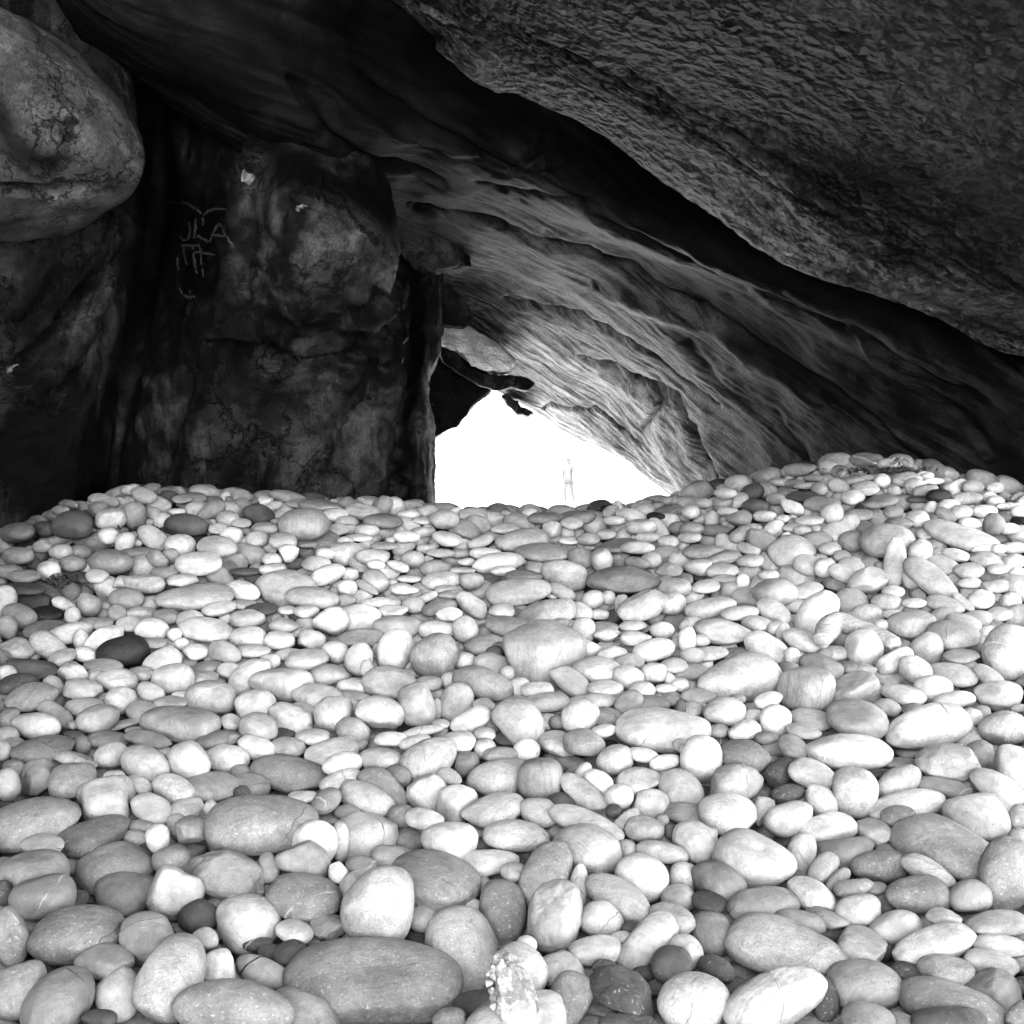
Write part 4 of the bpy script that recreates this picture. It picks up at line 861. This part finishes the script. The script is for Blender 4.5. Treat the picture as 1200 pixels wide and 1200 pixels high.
def build(s, sub, seed):
    if s.ft in ('', 's') and np.random.default_rng(seed + 77).random() < .14 and not hasattr(s, 'name'): s.ft += 'x'
    unit_stone.force = s.force if hasattr(s, 'force') else None
    V, Fc = unit_stone(sub, seed, s.ft)
    k = s.Z / s.Zref
    if hasattr(s, 'dent'):
        dx, dep, wd_ = s.dent; c = (RC @ s.A).T @ np.array([dx, -.45, .8]); c = c / s.R * s.R.mean(); c /= np.linalg.norm(c)
        n_ = V / np.linalg.norm(V, axis=1)[:, None]; V = V * (1 - dep * np.exp(-((n_ - c) ** 2).sum(1) / wd_))[:, None]
    L = (V * s.R * k * 1.045)
    cen = RC @ (np.array([(s.px - 600) / F, (600 - s.py) / F, 1]) * s.Z)
    P = L @ (RC @ s.A).T
    r = np.random.default_rng(seed + 9)
    if not s.ft and r.random() < .3: s.ft = r.choice(['s', 'o', 'v'])
    tone = ALB[s.tone] * r.uniform(.86, 1.14) * np.interp(s.py, [560, 620, 720, 850, 950, 1200], [1.25, 1.4, 1.4, 1.2, 1.05, 1.0]) * np.interp(s.px, [0, 200, 850, 1200], [.66, 1, 1, .9])  # position factors paint light in: mid-bank brighter, left edge dimmer
    ft = [r.uniform(0, .5), r.choice([.1, .2, .7]), r.choice([0, 0, 0, 0, -.3, .3])]
    if 's' in s.ft: ft[0] = 1.0
    if 'o' in s.ft: ft[0] = .7
    if 'b' in s.ft: ft[1] = 1.0
    if 'v' in s.ft: ft[2] = 1.0
    if 'c' in s.ft: ft[2] = -1.0
    lp = L + r.uniform(0, 40, 3)
    n = len(V)
    return cen, P, Fc, np.full(n, tone), np.tile(ft, (n, 1)), lp
for s in stones:
    for (x, y, f_) in ((921, 1112, .28), (449, 1056, .34), (145, 1045, -.25), (863, 797, -.3), (1087, 852, -.2), (874, 456, 0)):
        if math.hypot(s.px - x, s.py - y) < 12 and s.a > 25: s.force = f_

for s in stones:
    for (x, y, d_) in ((437, 1149, (.15, .30, .16)), (883, 1009, (.3, .28, .22)), (1074, 1048, (-.1, .18, .3)), (1038, 635, (.2, .2, .2))):
        if math.hypot(s.px - x, s.py - y) < 9 and s.a > 25: s.dent = d_
# ---------------------------------------------------------------- which cobbles stand alone: the 300 that show largest
vis = {}
own = -np.ones((GH, GW), int)
for i in order[::-1]: own[inside(stones[i])] = i
cnt = np.bincount(own[own >= 0], minlength=len(stones)) * GS * GS
solo = sorted(range(len(stones)), key=lambda i: -cnt[i])[:296]
for i, s in enumerate(stones): s.vis = cnt[i]
# names for the landmarks
for (nx, ny, txt) in NAMED:
    c = [i for i in solo if math.hypot(stones[i].px - nx, stones[i].py - ny) < 16]
    if not c: print('NAMED miss', nx, ny, txt); continue
    i = min(c, key=lambda i: math.hypot(stones[i].px - nx, stones[i].py - ny))
    if hasattr(stones[i], 'name'): print('NAMED twice', nx, ny, txt, '|', stones[i].name); continue
    stones[i].name = txt
lands = [i for i in solo if hasattr(stones[i], 'name')]
SHORT = {}
def short(txt):
    """the landmark's name cut to what one needs to find it"""
    for a in (', ',):
        if a in txt: txt = txt.split(a)[0]
    return txt.replace('the ', '').replace(' of a cobble', ' cobble')
LM = [  # short references, each easy to find
 (437,1149,'the biggest cobble'), (449,1056,'the tall pale cone'), (507,1031,'the dark speckled oval behind the cone'), (307,966,'the large dark wedge at left'),
 (262,1024,'the angular white-veined cobble'), (355,1051,'the oval cobble with a white vein'), (290,1081,'the round smooth white cobble at front left'), (91,1094,'the long dark cobble at front left'),
 (200,1145,'the tall leaning pale cobble at front left'), (37,966,'the big cobble running off the left edge'), (40,1022,'the layered cobble at the left edge'), (201,1047,'the square-shouldered cobble'),
 (336,907,'the long speckled oval at left'), (426,981,'the pale barrel-shaped cobble'), (504,889,'the tilted banded cobble'), (587,912,'the mottled oval above the centre front'), (605,979,'the pitted pale oval'),
 (649,1077,'the upright flaked cobble'), (589,1067,'the upright grey egg'), (688,998,'the curved-band cobble'), (814,986,'the white cobble with a dark scratch'), (759,1105,'the steep sausage-shaped cobble'),
 (729,1164,'the dark blotchy cobble at the bottom'), (812,1175,'the round pitted white cobble'), (921,1112,'the big pear-shaped cobble'), (908,1171,'the banded cobble at bottom right'),
 (1113,996,'the large sloping oval at right'), (883,1009,'the cobble with a dark hollow'), (1074,1048,'the half dark, half white cobble'), (1112,894,'the split-faced cobble'), (997,881,'the white loaf-shaped cobble'),
 (1087,852,'the scratched white wedge'), (1180,766,'the pale disc at the right edge'), (863,797,'the three-cornered cobble'), (946,808,'the ringed square cobble'), (635,766,'the large central cobble'),
 (565,802,'the dark oval below the central cobble'), (730,680,'the dark oval in the middle distance'), (606,846,'the cracked angular cobble'), (777,855,'the large smooth white oval'), (145,764,'the black cobble'),
 (212,848,'the flat blotched cobble'), (228,700,'the long sausage-shaped cobble'), (365,701,'the cobble with a hole'), (356,614,'the big banded cobble by the wall'), (217,616,'the dark oval by the left wall'),
 (1048,658,'the upright slab'), (1125,629,'the long white pointed cobble'), (927,646,'the rounded white cobble by the right heap'), (1013,759,'the white cobble before the driftwood'), (853,956,'the white speckled cobble right of centre')]
TW = dict(w='white', l='pale', m='grey', d='dark', k='black')
used = set()
def direction(dx, dy):
    a = math.degrees(math.atan2(-dy, dx)) % 360
    return ['right of', 'above right of', 'above', 'above left of', 'left of', 'below left of', 'below', 'below right of'][int((a + 22.5) // 45) % 8]
def make_label(s):
    if hasattr(s, 'name'): used.add(s.name); return s.name
    g = math.sqrt(s.a * s.b); exp_ = 9 + (s.py - 560) * .055
    size = 'large' if g > exp_ * 1.7 else 'small' if g < exp_ * 1.05 else 'middling'
    asp = s.a / s.b; shp = 'elongated' if asp > 2.0 else 'oval' if asp > 1.45 else 'plump' if asp > 1.18 else 'roundish'
    ex = ''
    if 's' in s.ft: ex = 'speckled '
    elif 'b' in s.ft: ex = 'banded '
    elif 'o' in s.ft: ex = 'pitted '
    elif 'x' in s.ft: ex = 'angular '
    elif 'q' in s.ft: ex = 'squarish '
    elif 'c' in s.ft: ex = 'cracked '
    head = f'{size} {TW[s.tone]} {ex}{shp} cobble'
    tilt = math.degrees(s.ang)
    steep = ', tilted up to the right' if 25 < tilt < 65 and asp > 1.3 else ', sloping down to the right' if -65 < tilt < -25 and asp > 1.3 else ', standing upright' if abs(tilt) >= 65 and asp > 1.25 else ''
    ls = sorted(LM, key=lambda l: math.hypot(l[0] - s.px, l[1] - s.py))
    for pre in ('just', '', 'second cobble', 'third cobble', 'farther'):
        for (lx, ly, ln) in ls[:2 if pre in ('just', '') else 3]:
            dd = math.hypot(lx - s.px, ly - s.py)
            if pre == 'just' and dd > 1.3 * s.a + 60: continue
            w_ = direction(s.px - lx, s.py - ly)
            for st_ in ('', steep) if pre == '' else ('',):
                t = f'{head}{st_} {pre + " " if pre in ("just", "farther") else ""}{w_} {ln}'
                if len(t.split()) <= 16 and t not in used: used.add(t); return t
    t0 = t; k = 0
    for (lx, ly, ln) in ls[1:12]:
        t = f'{TW[s.tone]} {ex}{shp} cobble between {ls[0][2]} and {ln}'
        if len(t.split()) <= 16 and t not in used: used.add(t); return t
    return t0
solo_s = set(solo)
for i in sorted(solo, key=lambda i: -stones[i].vis):
    s = stones[i]; sub = 5 if s.a > 40 else 4
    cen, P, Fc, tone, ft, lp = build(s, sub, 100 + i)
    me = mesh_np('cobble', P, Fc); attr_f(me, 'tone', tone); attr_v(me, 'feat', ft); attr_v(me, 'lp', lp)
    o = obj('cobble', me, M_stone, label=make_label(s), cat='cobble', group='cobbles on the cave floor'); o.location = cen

def join(name, parts, **kw):
    V, Fs, T, Ft, Lp = [], [], [], [], []; n = 0
    for cen, P, Fc, tone, ft, lp in parts:
        V.append(P + cen); Fs.append(Fc + n); T.append(tone); Ft.append(ft); Lp.append(lp); n += len(P)
    me = mesh_np(name, np.concatenate(V), np.concatenate(Fs)); attr_f(me, 'tone', np.concatenate(T)); attr_v(me, 'feat', np.concatenate(Ft)); attr_v(me, 'lp', np.concatenate(Lp))
    return obj(name, me, M_stone, kind='stuff', **kw)
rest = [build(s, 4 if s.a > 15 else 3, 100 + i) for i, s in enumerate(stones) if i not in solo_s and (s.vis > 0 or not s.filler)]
# the layer underneath and the bank outside the view, laid by dropping cobbles of mixed size without overlap
ru = np.random.default_rng(21); cell = {}
under = []
def drop(n, rmin, rmax, xr, yr, dz, outside):
    placed = []; g = .2; grid = {}
    for k in range(n):
        rad = rmin * (rmax / rmin) ** ((1 - k / n) ** 1.6 * .95 + .05 * ru.random())
        x, y = ru.uniform(*xr), ru.uniform(*yr)
        if outside:
            c = RC.T @ np.array([x, y, float(ground(x, y))])
            if c[2] > .3:
                u, v = 600 + F * c[0] / c[2], 600 - F * c[1] / c[2]; mg = rad * F / c[2] * 1.15
                if -mg < u < 1200 + mg and v < 1200 + mg and y < 7.05: continue
        gx, gy = int(x / g), int(y / g); ok = True
        for ax in range(gx - 1, gx + 2):
            for ay in range(gy - 1, gy + 2):
                for (qx, qy, qr) in grid.get((ax, ay), ()):
                    if math.hypot(qx - x, qy - y) < (qr + rad) * .86: ok = False; break
                if not ok: break
            if not ok: break
        if not ok: continue
        grid.setdefault((gx, gy), []).append((x, y, rad)); placed.append((x, y, rad))
    for (x, y, rad) in placed:
        s = St(); s.tone = ru.choice(list('wlmd'), p=[.45, .33, .15, .07]) if dz > -.05 else 'm' if dz > -.1 else 'k'; s.ft = ru.choice(['', 's', 'o'])  # lower layer toned near black to paint shade into the gaps
        V, Fc = unit_stone(3 if dz > -.05 and y < 7.6 and rad > .045 else 2, int(ru.integers(1e6)), s.ft)
        nrm = slope(x, y); e = np.cross([0, 1, 0], nrm); e /= np.linalg.norm(e); A = np.stack([e, np.cross(nrm, e), nrm], 1)
        th = ru.uniform(0, math.pi); R2 = np.array([[math.cos(th), -math.sin(th), 0], [math.sin(th), math.cos(th), 0], [0, 0, 1]])
        L = V * np.array([rad * 1.18, rad * .88, rad * ru.uniform(.5, .75)]); n = len(V)
        under.append((np.array([x, y, float(ground(x, y)) + dz]), L @ (A @ R2).T, Fc, np.full(n, ALB[s.tone] * (1.15 if y < 7 else .9)), np.tile([.5, .2, 0], (n, 1)), L + ru.uniform(0, 40, 3)))
drop(9000, .035, .085, (-3.6, 4.2), (1.55, 7.3), -.15, False)
drop(30000, .03, .10, (-4.0, 4.6), (-.6, 7.6), -.01, True)
drop(9000, .05, .10, (-4.0, 4.6), (-.6, 7.6), -.075, True)
drop(7000, .04, .11, (-4.0, 4.5), (7.05, 12.5), -.02, False)
join('cobbles', rest + under, label='the smaller cobbles filling the bank between and behind the larger ones', group='cobbles on the cave floor')
print('STONES traced+fill', len(stones), 'solo', len(solo), 'rest', len(rest), 'under', len(under), 'min vis', stones[solo[-1]].vis)

# ---------------------------------------------------------------- ground under the cobbles and the beach outside
def axis(a, b, c, d, n1, n2, n3): return np.concatenate([-np.geomspace(-a, -b, n1)[:-1], np.linspace(b, c, n2), np.geomspace(c, d, n3)[1:]])
gx = axis(-900, -6, 6, 900, 18, 60, 18); gy = axis(-900, -3, 16, 1800, 18, 100, 22)
GXX, GYY = np.meshgrid(gx, gy); GZ = ground(GXX, np.clip(GYY, -3, 1e9))
inner = (GYY < 12)
GZ = GZ - np.where(inner, .17, 0) * np.clip((12.5 - GYY) / 1.5, 0, 1)
GZ = GZ + np.where(~inner, .03 * np.sin(GXX * .7) * np.sin(GYY * .5), 0)
gm = NT('beach_ground'); tc = gm.n('ShaderNodeTexCoord').outputs['Object']
sp = gm.n('ShaderNodeSeparateXYZ'); gm.link(tc, sp.inputs[0])
gm.base(gm.math('MULTIPLY', gm.math('ADD', gm.ramp(sp.outputs[1], 11, 14, .03, .6), gm.ramp(sp.outputs[1], -2.2, -1.2, .5, 0.0)), gm.ramp(gm.noise(tc, 6, 6, .6), .3, .7, .85, 1.1)))  # pale ground behind camera added to bounce light; darkened inside for gap shade
gm.p.inputs['Roughness'].default_value = .9; gm.link(gm.bump(gm.noise(tc, 25, 5, .6), .4, .03), gm.p.inputs['Normal'])
obj('ground', mesh_np('ground', np.stack([GXX, GYY, GZ], -1).reshape(-1, 3), grid_faces(len(gy), len(gx))), gm.m, kind='structure')
# ---------------------------------------------------------------- outside: pale cliff and a bather
cl = [A3([(380, 300, 24), (380, 420, 22), (380, 520, 20), (380, 640, 18)]), A3([(470, 330, 25), (470, 440, 23), (475, 530, 21), (475, 640, 19)]),
      A3([(540, 330, 27), (540, 440, 25), (545, 530, 23), (550, 640, 22)]), A3([(580, 360, 31), (588, 450, 29), (590, 530, 27), (595, 640, 26)]),
      A3([(600, 380, 37), (602, 460, 36), (604, 540, 35), (606, 640, 34)])]
cm = rock_mat('sunlit_cliff_rock', .34, .5, .5, 0, .8, .9)
cliff = rock_surface('cliff', cl, 70, 90, cm, lambda fc, P: .35 * fbm(P * .4, 4),
                     [([(505, 555), (540, 530), (570, 512), (582, 505)], 1.6, .35), ([(545, 480), (575, 500)], 1.2, .2), ([(520, 520), (548, 505)], 1.0, .2)], kind='structure')

far = [A3([(380, 60, 62), (380, 300, 60), (380, 520, 57), (380, 640, 56)]), A3([(560, 50, 66), (560, 300, 64), (560, 520, 62), (560, 640, 61)]),
       A3([(700, 70, 64), (700, 300, 63), (700, 520, 61), (700, 640, 60)]), A3([(860, 90, 54), (860, 300, 52), (860, 520, 50), (860, 640, 49)]), A3([(1100, 90, 40), (1100, 300, 38), (1100, 520, 36), (1100, 640, 34)])]
rock_surface('added_far_cliff', far, 90, 110, cm, lambda fc, P: 1.2 * fbm(P * .12, 4) + .3 * fbm(P * .6, 3), kind='structure')  # cliff added out here to bounce light back onto the arch

def skin_body(name, V, E, R, mat, sub=2):
    bm = bmesh.new(); vs_ = [bm.verts.new(v) for v in V]
    for a, b in E: bm.edges.new((vs_[a], vs_[b]))
    me = bpy.data.meshes.new(name + '_line'); bm.to_mesh(me); bm.free()
    o = bpy.data.objects.new(name, me); C.objects.link(o)
    R = [tuple(q * 1.22 for q in (r if isinstance(r, tuple) else (r, r))) for r in R]; md = o.modifiers.new('skin', 'SKIN'); sd = o.modifiers.new('sub', 'SUBSURF'); sd.levels = sd.render_levels = sub
    for i, r in enumerate(R): me.skin_vertices[0].data[i].radius = r if isinstance(r, tuple) else (r, r)
    me.skin_vertices[0].data[0].use_root = True
    bpy.context.view_layer.update()
    ev = o.evaluated_get(bpy.context.evaluated_depsgraph_get()); m2 = bpy.data.meshes.new_from_object(ev); m2.name = name
    bpy.data.objects.remove(o); m2.polygons.foreach_set('use_smooth', np.ones(len(m2.polygons), bool))
    return m2
px0 = at(666, 590, 46); gz = float(ground(px0[0], px0[1]))
root = obj('person', None, label='faint pale bather walking outside, almost lost in the glare of the opening', cat='person'); root.location = (px0[0], px0[1], gz); root.rotation_euler = (0, 0, -.5)
skin_m = plain('sunlit_skin', .06, .6, 6, .05, .05); cloth_m = plain('light_swimwear', .05, .8, 6, .05, .05); hair_m = plain('fair_hair', .05, .8)
V = [(0, 0, .94), (0, 0, 1.08), (0, .01, 1.25), (0, 0, 1.42), (0, -.01, 1.50), (0, -.02, 1.58), (0, -.02, 1.68),
     (-.17, 0, 1.40), (-.24, .03, 1.14), (-.20, -.10, .92), (-.20, -.14, .83), (.17, 0, 1.40), (.26, -.02, 1.15), (.33, -.12, .95), (.34, -.15, .86),
     (-.10, 0, .88), (-.11, -.12, .50), (-.11, -.02, .10), (-.11, -.16, .04), (.10, 0, .88), (.11, .08, .50), (.11, .26, .12), (.11, .16, .04)]
E = [(0, 1), (1, 2), (2, 3), (3, 4), (4, 5), (5, 6), (3, 7), (7, 8), (8, 9), (9, 10), (3, 11), (11, 12), (12, 13), (13, 14), (0, 15), (15, 16), (16, 17), (17, 18), (0, 19), (19, 20), (20, 21), (21, 22)]
R = [(.15, .11), (.13, .10), (.15, .11), (.12, .09), .055, .085, .075, .055, .042, .032, .03, .055, .042, .032, .03, .085, .055, .036, .03, .085, .055, .036, .03]
obj('body', skin_body('body', V, E, R, skin_m), skin_m, parent=root)
obj('shorts', skin_body('shorts', [(0, 0, .98), (0, 0, .9), (-.10, 0, .84), (-.11, -.06, .66), (.10, 0, .84), (.11, .05, .66)], [(0, 1), (1, 2), (2, 3), (1, 4), (4, 5)], [(.165, .125), (.165, .125), .10, .095, .10, .095], cloth_m), cloth_m, parent=root)
hv, hf = ICO[3]; keep = hv[:, 2] > -.2
hp = hv * np.array([.095, .11, .10]) + np.array([0, .005, 1.67]); hp = hp + hv * (.008 * pn(hv * 6))[:, None]
ff = hf[np.array([keep[f].all() for f in hf])]; obj('hair', mesh_np('hair', hp, ff), hair_m, parent=root)

# ---------------------------------------------------------------- flotsam lying on the cobbles
def surf_pt(px, py, lift=0.0): return RC @ (np.array([(px - 600) / F, (600 - py) / F, 1]) * (hit(px, py) - lift))
def sweep(pts, rads, seg=10, wob=.15, seed=0):
    P = cr(pts, len(pts) * 6); n = len(P); rr = np.interp(np.linspace(0, 1, n), np.linspace(0, 1, len(rads)), rads); T = np.gradient(P, axis=0); T /= np.linalg.norm(T, axis=1)[:, None]
    up = np.array([.1, .2, 1.0]); V = []; r = np.random.default_rng(seed)
    for k in range(n):
        a = np.cross(T[k], up); a /= np.linalg.norm(a); b = np.cross(a, T[k])
        for q in range(seg):
            t = 2 * math.pi * q / seg; V.append(P[k] + (a * math.cos(t) + b * math.sin(t)) * rr[k] * (1 + wob * math.sin(3 * t + k * .3) + r.normal(0, wob * .2)))
    Fq = [(k * seg + q, k * seg + (q + 1) % seg, (k + 1) * seg + (q + 1) % seg, (k + 1) * seg + q) for k in range(n - 1) for q in range(seg)]
    V += [P[0], P[-1]]; Fq += [(len(V) - 2, (q + 1) % seg, q, q) for q in range(0)]
    bm = bmesh.new(); bv = [bm.verts.new(v) for v in V]
    for f in Fq: bm.faces.new([bv[i] for i in f])
    for q in range(seg):
        bm.faces.new((bv[-2], bv[(q + 1) % seg], bv[q])); bm.faces.new((bv[-1], bv[(n - 1) * seg + q], bv[(n - 1) * seg + (q + 1) % seg]))
    me = bpy.data.meshes.new('m'); bm.to_mesh(me); bm.free(); me.polygons.foreach_set('use_smooth', np.ones(len(me.polygons), bool)); return me
wood = NT('weathered_driftwood'); tcw = wood.n('ShaderNodeTexCoord').outputs['Object']
wn = wood.noise(wood.mapping(tcw, (6, 60, 60)), 1.5, 5, .6); wood.base(wood.ramp(wn, .3, .7, .11, .24)); wood.p.inputs['Roughness'].default_value = .8
wood.link(wood.bump(wn, .8, .004), wood.p.inputs['Normal'])
dark = plain('dark_weed', .008, .6, 40, .4)

# bent driftwood plank: two planks meeting in a blunt corner
obj('driftwood', sweep([surf_pt(964, 751, .13), surf_pt(970, 738, .15), surf_pt(983, 729, .15), surf_pt(1004, 735, .14), surf_pt(1028, 744, .13), surf_pt(1050, 755, .11)], [.030, .045, .040, .034, .030, .026], 12, .10), wood.m,
    label='bleached bent driftwood plank wedged among white cobbles at right', cat='driftwood')
tw = obj('twig', sweep([surf_pt(1001, 535, .22), surf_pt(1012, 538, .24), surf_pt(1026, 543, .24)], [.008, .010, .006], 6), plain('pale_twig', .22, .7), label='thin pale stick lying across a grey cobble atop the right heap', cat='stick')
for k, pts in enumerate(([(1042, 541), (1050, 537), (1056, 545)], [(1048, 546), (1058, 538), (1066, 541)])):
    sweepme = sweep([surf_pt(*p, .2) for p in pts], [.007, .012, .004], 6, seed=k)
    obj('wood_splinter', sweepme, wood.m, label=('short bleached splinter beside the stick on the right heap', 'pale curled splinter right of the stick on the heap')[k], cat='splinter')
# black weed and charred scraps lodged between stones; one strip stands in for a shaded gap
def clump(px, py, wpx, hpx, n, label, seed, name='dried_weed_or_gap'):
    r = np.random.default_rng(seed); V, Fq = [], []; Zc = hit(px, py) - .02
    for k in range(n):
        c = RC @ (np.array([(px + r.normal(0, wpx / 2.4) - 600) / F, (600 - py - r.normal(0, hpx / 2.4)) / F, 1]) * (Zc + r.normal(0, .03)))
        d = r.normal(size=3) * np.array([1, .8, .5]); d /= np.linalg.norm(d); L = r.uniform(.008, .026); s_ = np.cross(d, [0, 0, 1.0]); s_ /= np.linalg.norm(s_) + 1e-6; wd = r.uniform(.003, .008)
        b = len(V); V += [c - d * L - s_ * wd * .3, c - s_ * wd + np.array([0, 0, .006]), c + d * L, c + s_ * wd + np.array([0, 0, .006]), c - np.array([0, 0, .008])]
        Fq += [(b, b + 1, b + 3), (b + 1, b + 2, b + 3), (b, b + 4, b + 1), (b + 1, b + 4, b + 2), (b + 2, b + 4, b + 3), (b + 3, b + 4, b)]
    return obj(name, mesh_np(name, V, Fq, False), dark, label=label, cat='weed', kind='stuff')
clump(168, 622, 26, 6, 110, 'black tangle of dried weed under the dark oval stone at left', 1)
clump(72, 680, 20, 7, 70, 'small dark tangle of weed among grey stones near the left edge', 2)
clump(1040, 551, 60, 4, 260, 'black scraps added for the shaded gap along the top of the right heap', 3)  # dark scraps added where there is only a shaded gap

# rough barnacled lump at the bottom of the view
bz = hit(598, 1162) - .17
bc = RC @ (np.array([(600 - 600) / F, (600 - 1164) / F, 1]) * bz); sc = bz / F
V, Fc = ICO[6]; V = V.copy(); r_ = np.random.default_rng(4)
for n_, t_ in (((.2, -1, .4), .5), ((.9, -.3, .3), .6), ((-.8, -.4, .5), .62), ((.3, -.2, .9), .7), ((.8, 0, .8), .72)):
    n_ = np.array(n_); n_ = n_ / np.linalg.norm(n_); d = V @ n_ - t_; V -= np.where(d > 0, d * .9, 0)[:, None] * n_
nn_ = V / np.linalg.norm(V, axis=1)[:, None]
P = V * np.array([25 * sc, .05, 50 * sc]); P = P @ np.array(Matrix.Rotation(-.32, 3, 'Y')).T
P = P + nn_ * (.004 * ridged(P * 25, 4) + .003 * fbm(P * 120, 4) + .003 * np.abs(pn(P * 60)))[:, None]
me = mesh_np('rough_stone', P, Fc); n = len(P); attr_f(me, 'tone', np.where(fbm(P * 30, 4) > 0, .14, .08)); attr_v(me, 'feat', np.tile([1.0, 0, -.4], (n, 1))); attr_v(me, 'lp', P + 5)
rs = obj('rough_stone', me, M_stone, label='ragged white lump with crusted jagged edges wedged between cobbles at bottom centre', cat='stone'); rs.location = bc
for k, (u, v) in enumerate([(578, 1134), (580, 1146), (585, 1155), (577, 1160), (588, 1128), (602, 1122), (583, 1170), (574, 1152), (580, 1178), (612, 1130), (592, 1140), (572, 1141)]):
    c = RC @ (np.array([(u - 600) / F, (600 - v) / F, 1]) * (bz - .015)) - bc
    bmb = bmesh.new(); bmesh.ops.create_cone(bmb, segments=9, radius1=.007, radius2=.003, depth=.012, cap_ends=True)
    Pb = np.array([x.co[:] for x in bmb.verts]); Pb = Pb @ np.array(Matrix.Rotation(1.2 + r_.normal(0, .5), 3, 'X') @ Matrix.Rotation(r_.normal(0, .6), 3, 'Y')).T + c
    for x, p in zip(bmb.verts, Pb): x.co = p
    meb = bpy.data.meshes.new('barnacle'); bmb.to_mesh(meb); bmb.free()
    nb = len(meb.vertices); attr_f(meb, 'tone', np.full(nb, .17)); attr_v(meb, 'feat', np.tile([.6, 0, 0], (nb, 1))); attr_v(meb, 'lp', np.array([x.co[:] for x in meb.vertices]))
    obj('barnacle', meb, M_stone, parent=rs)
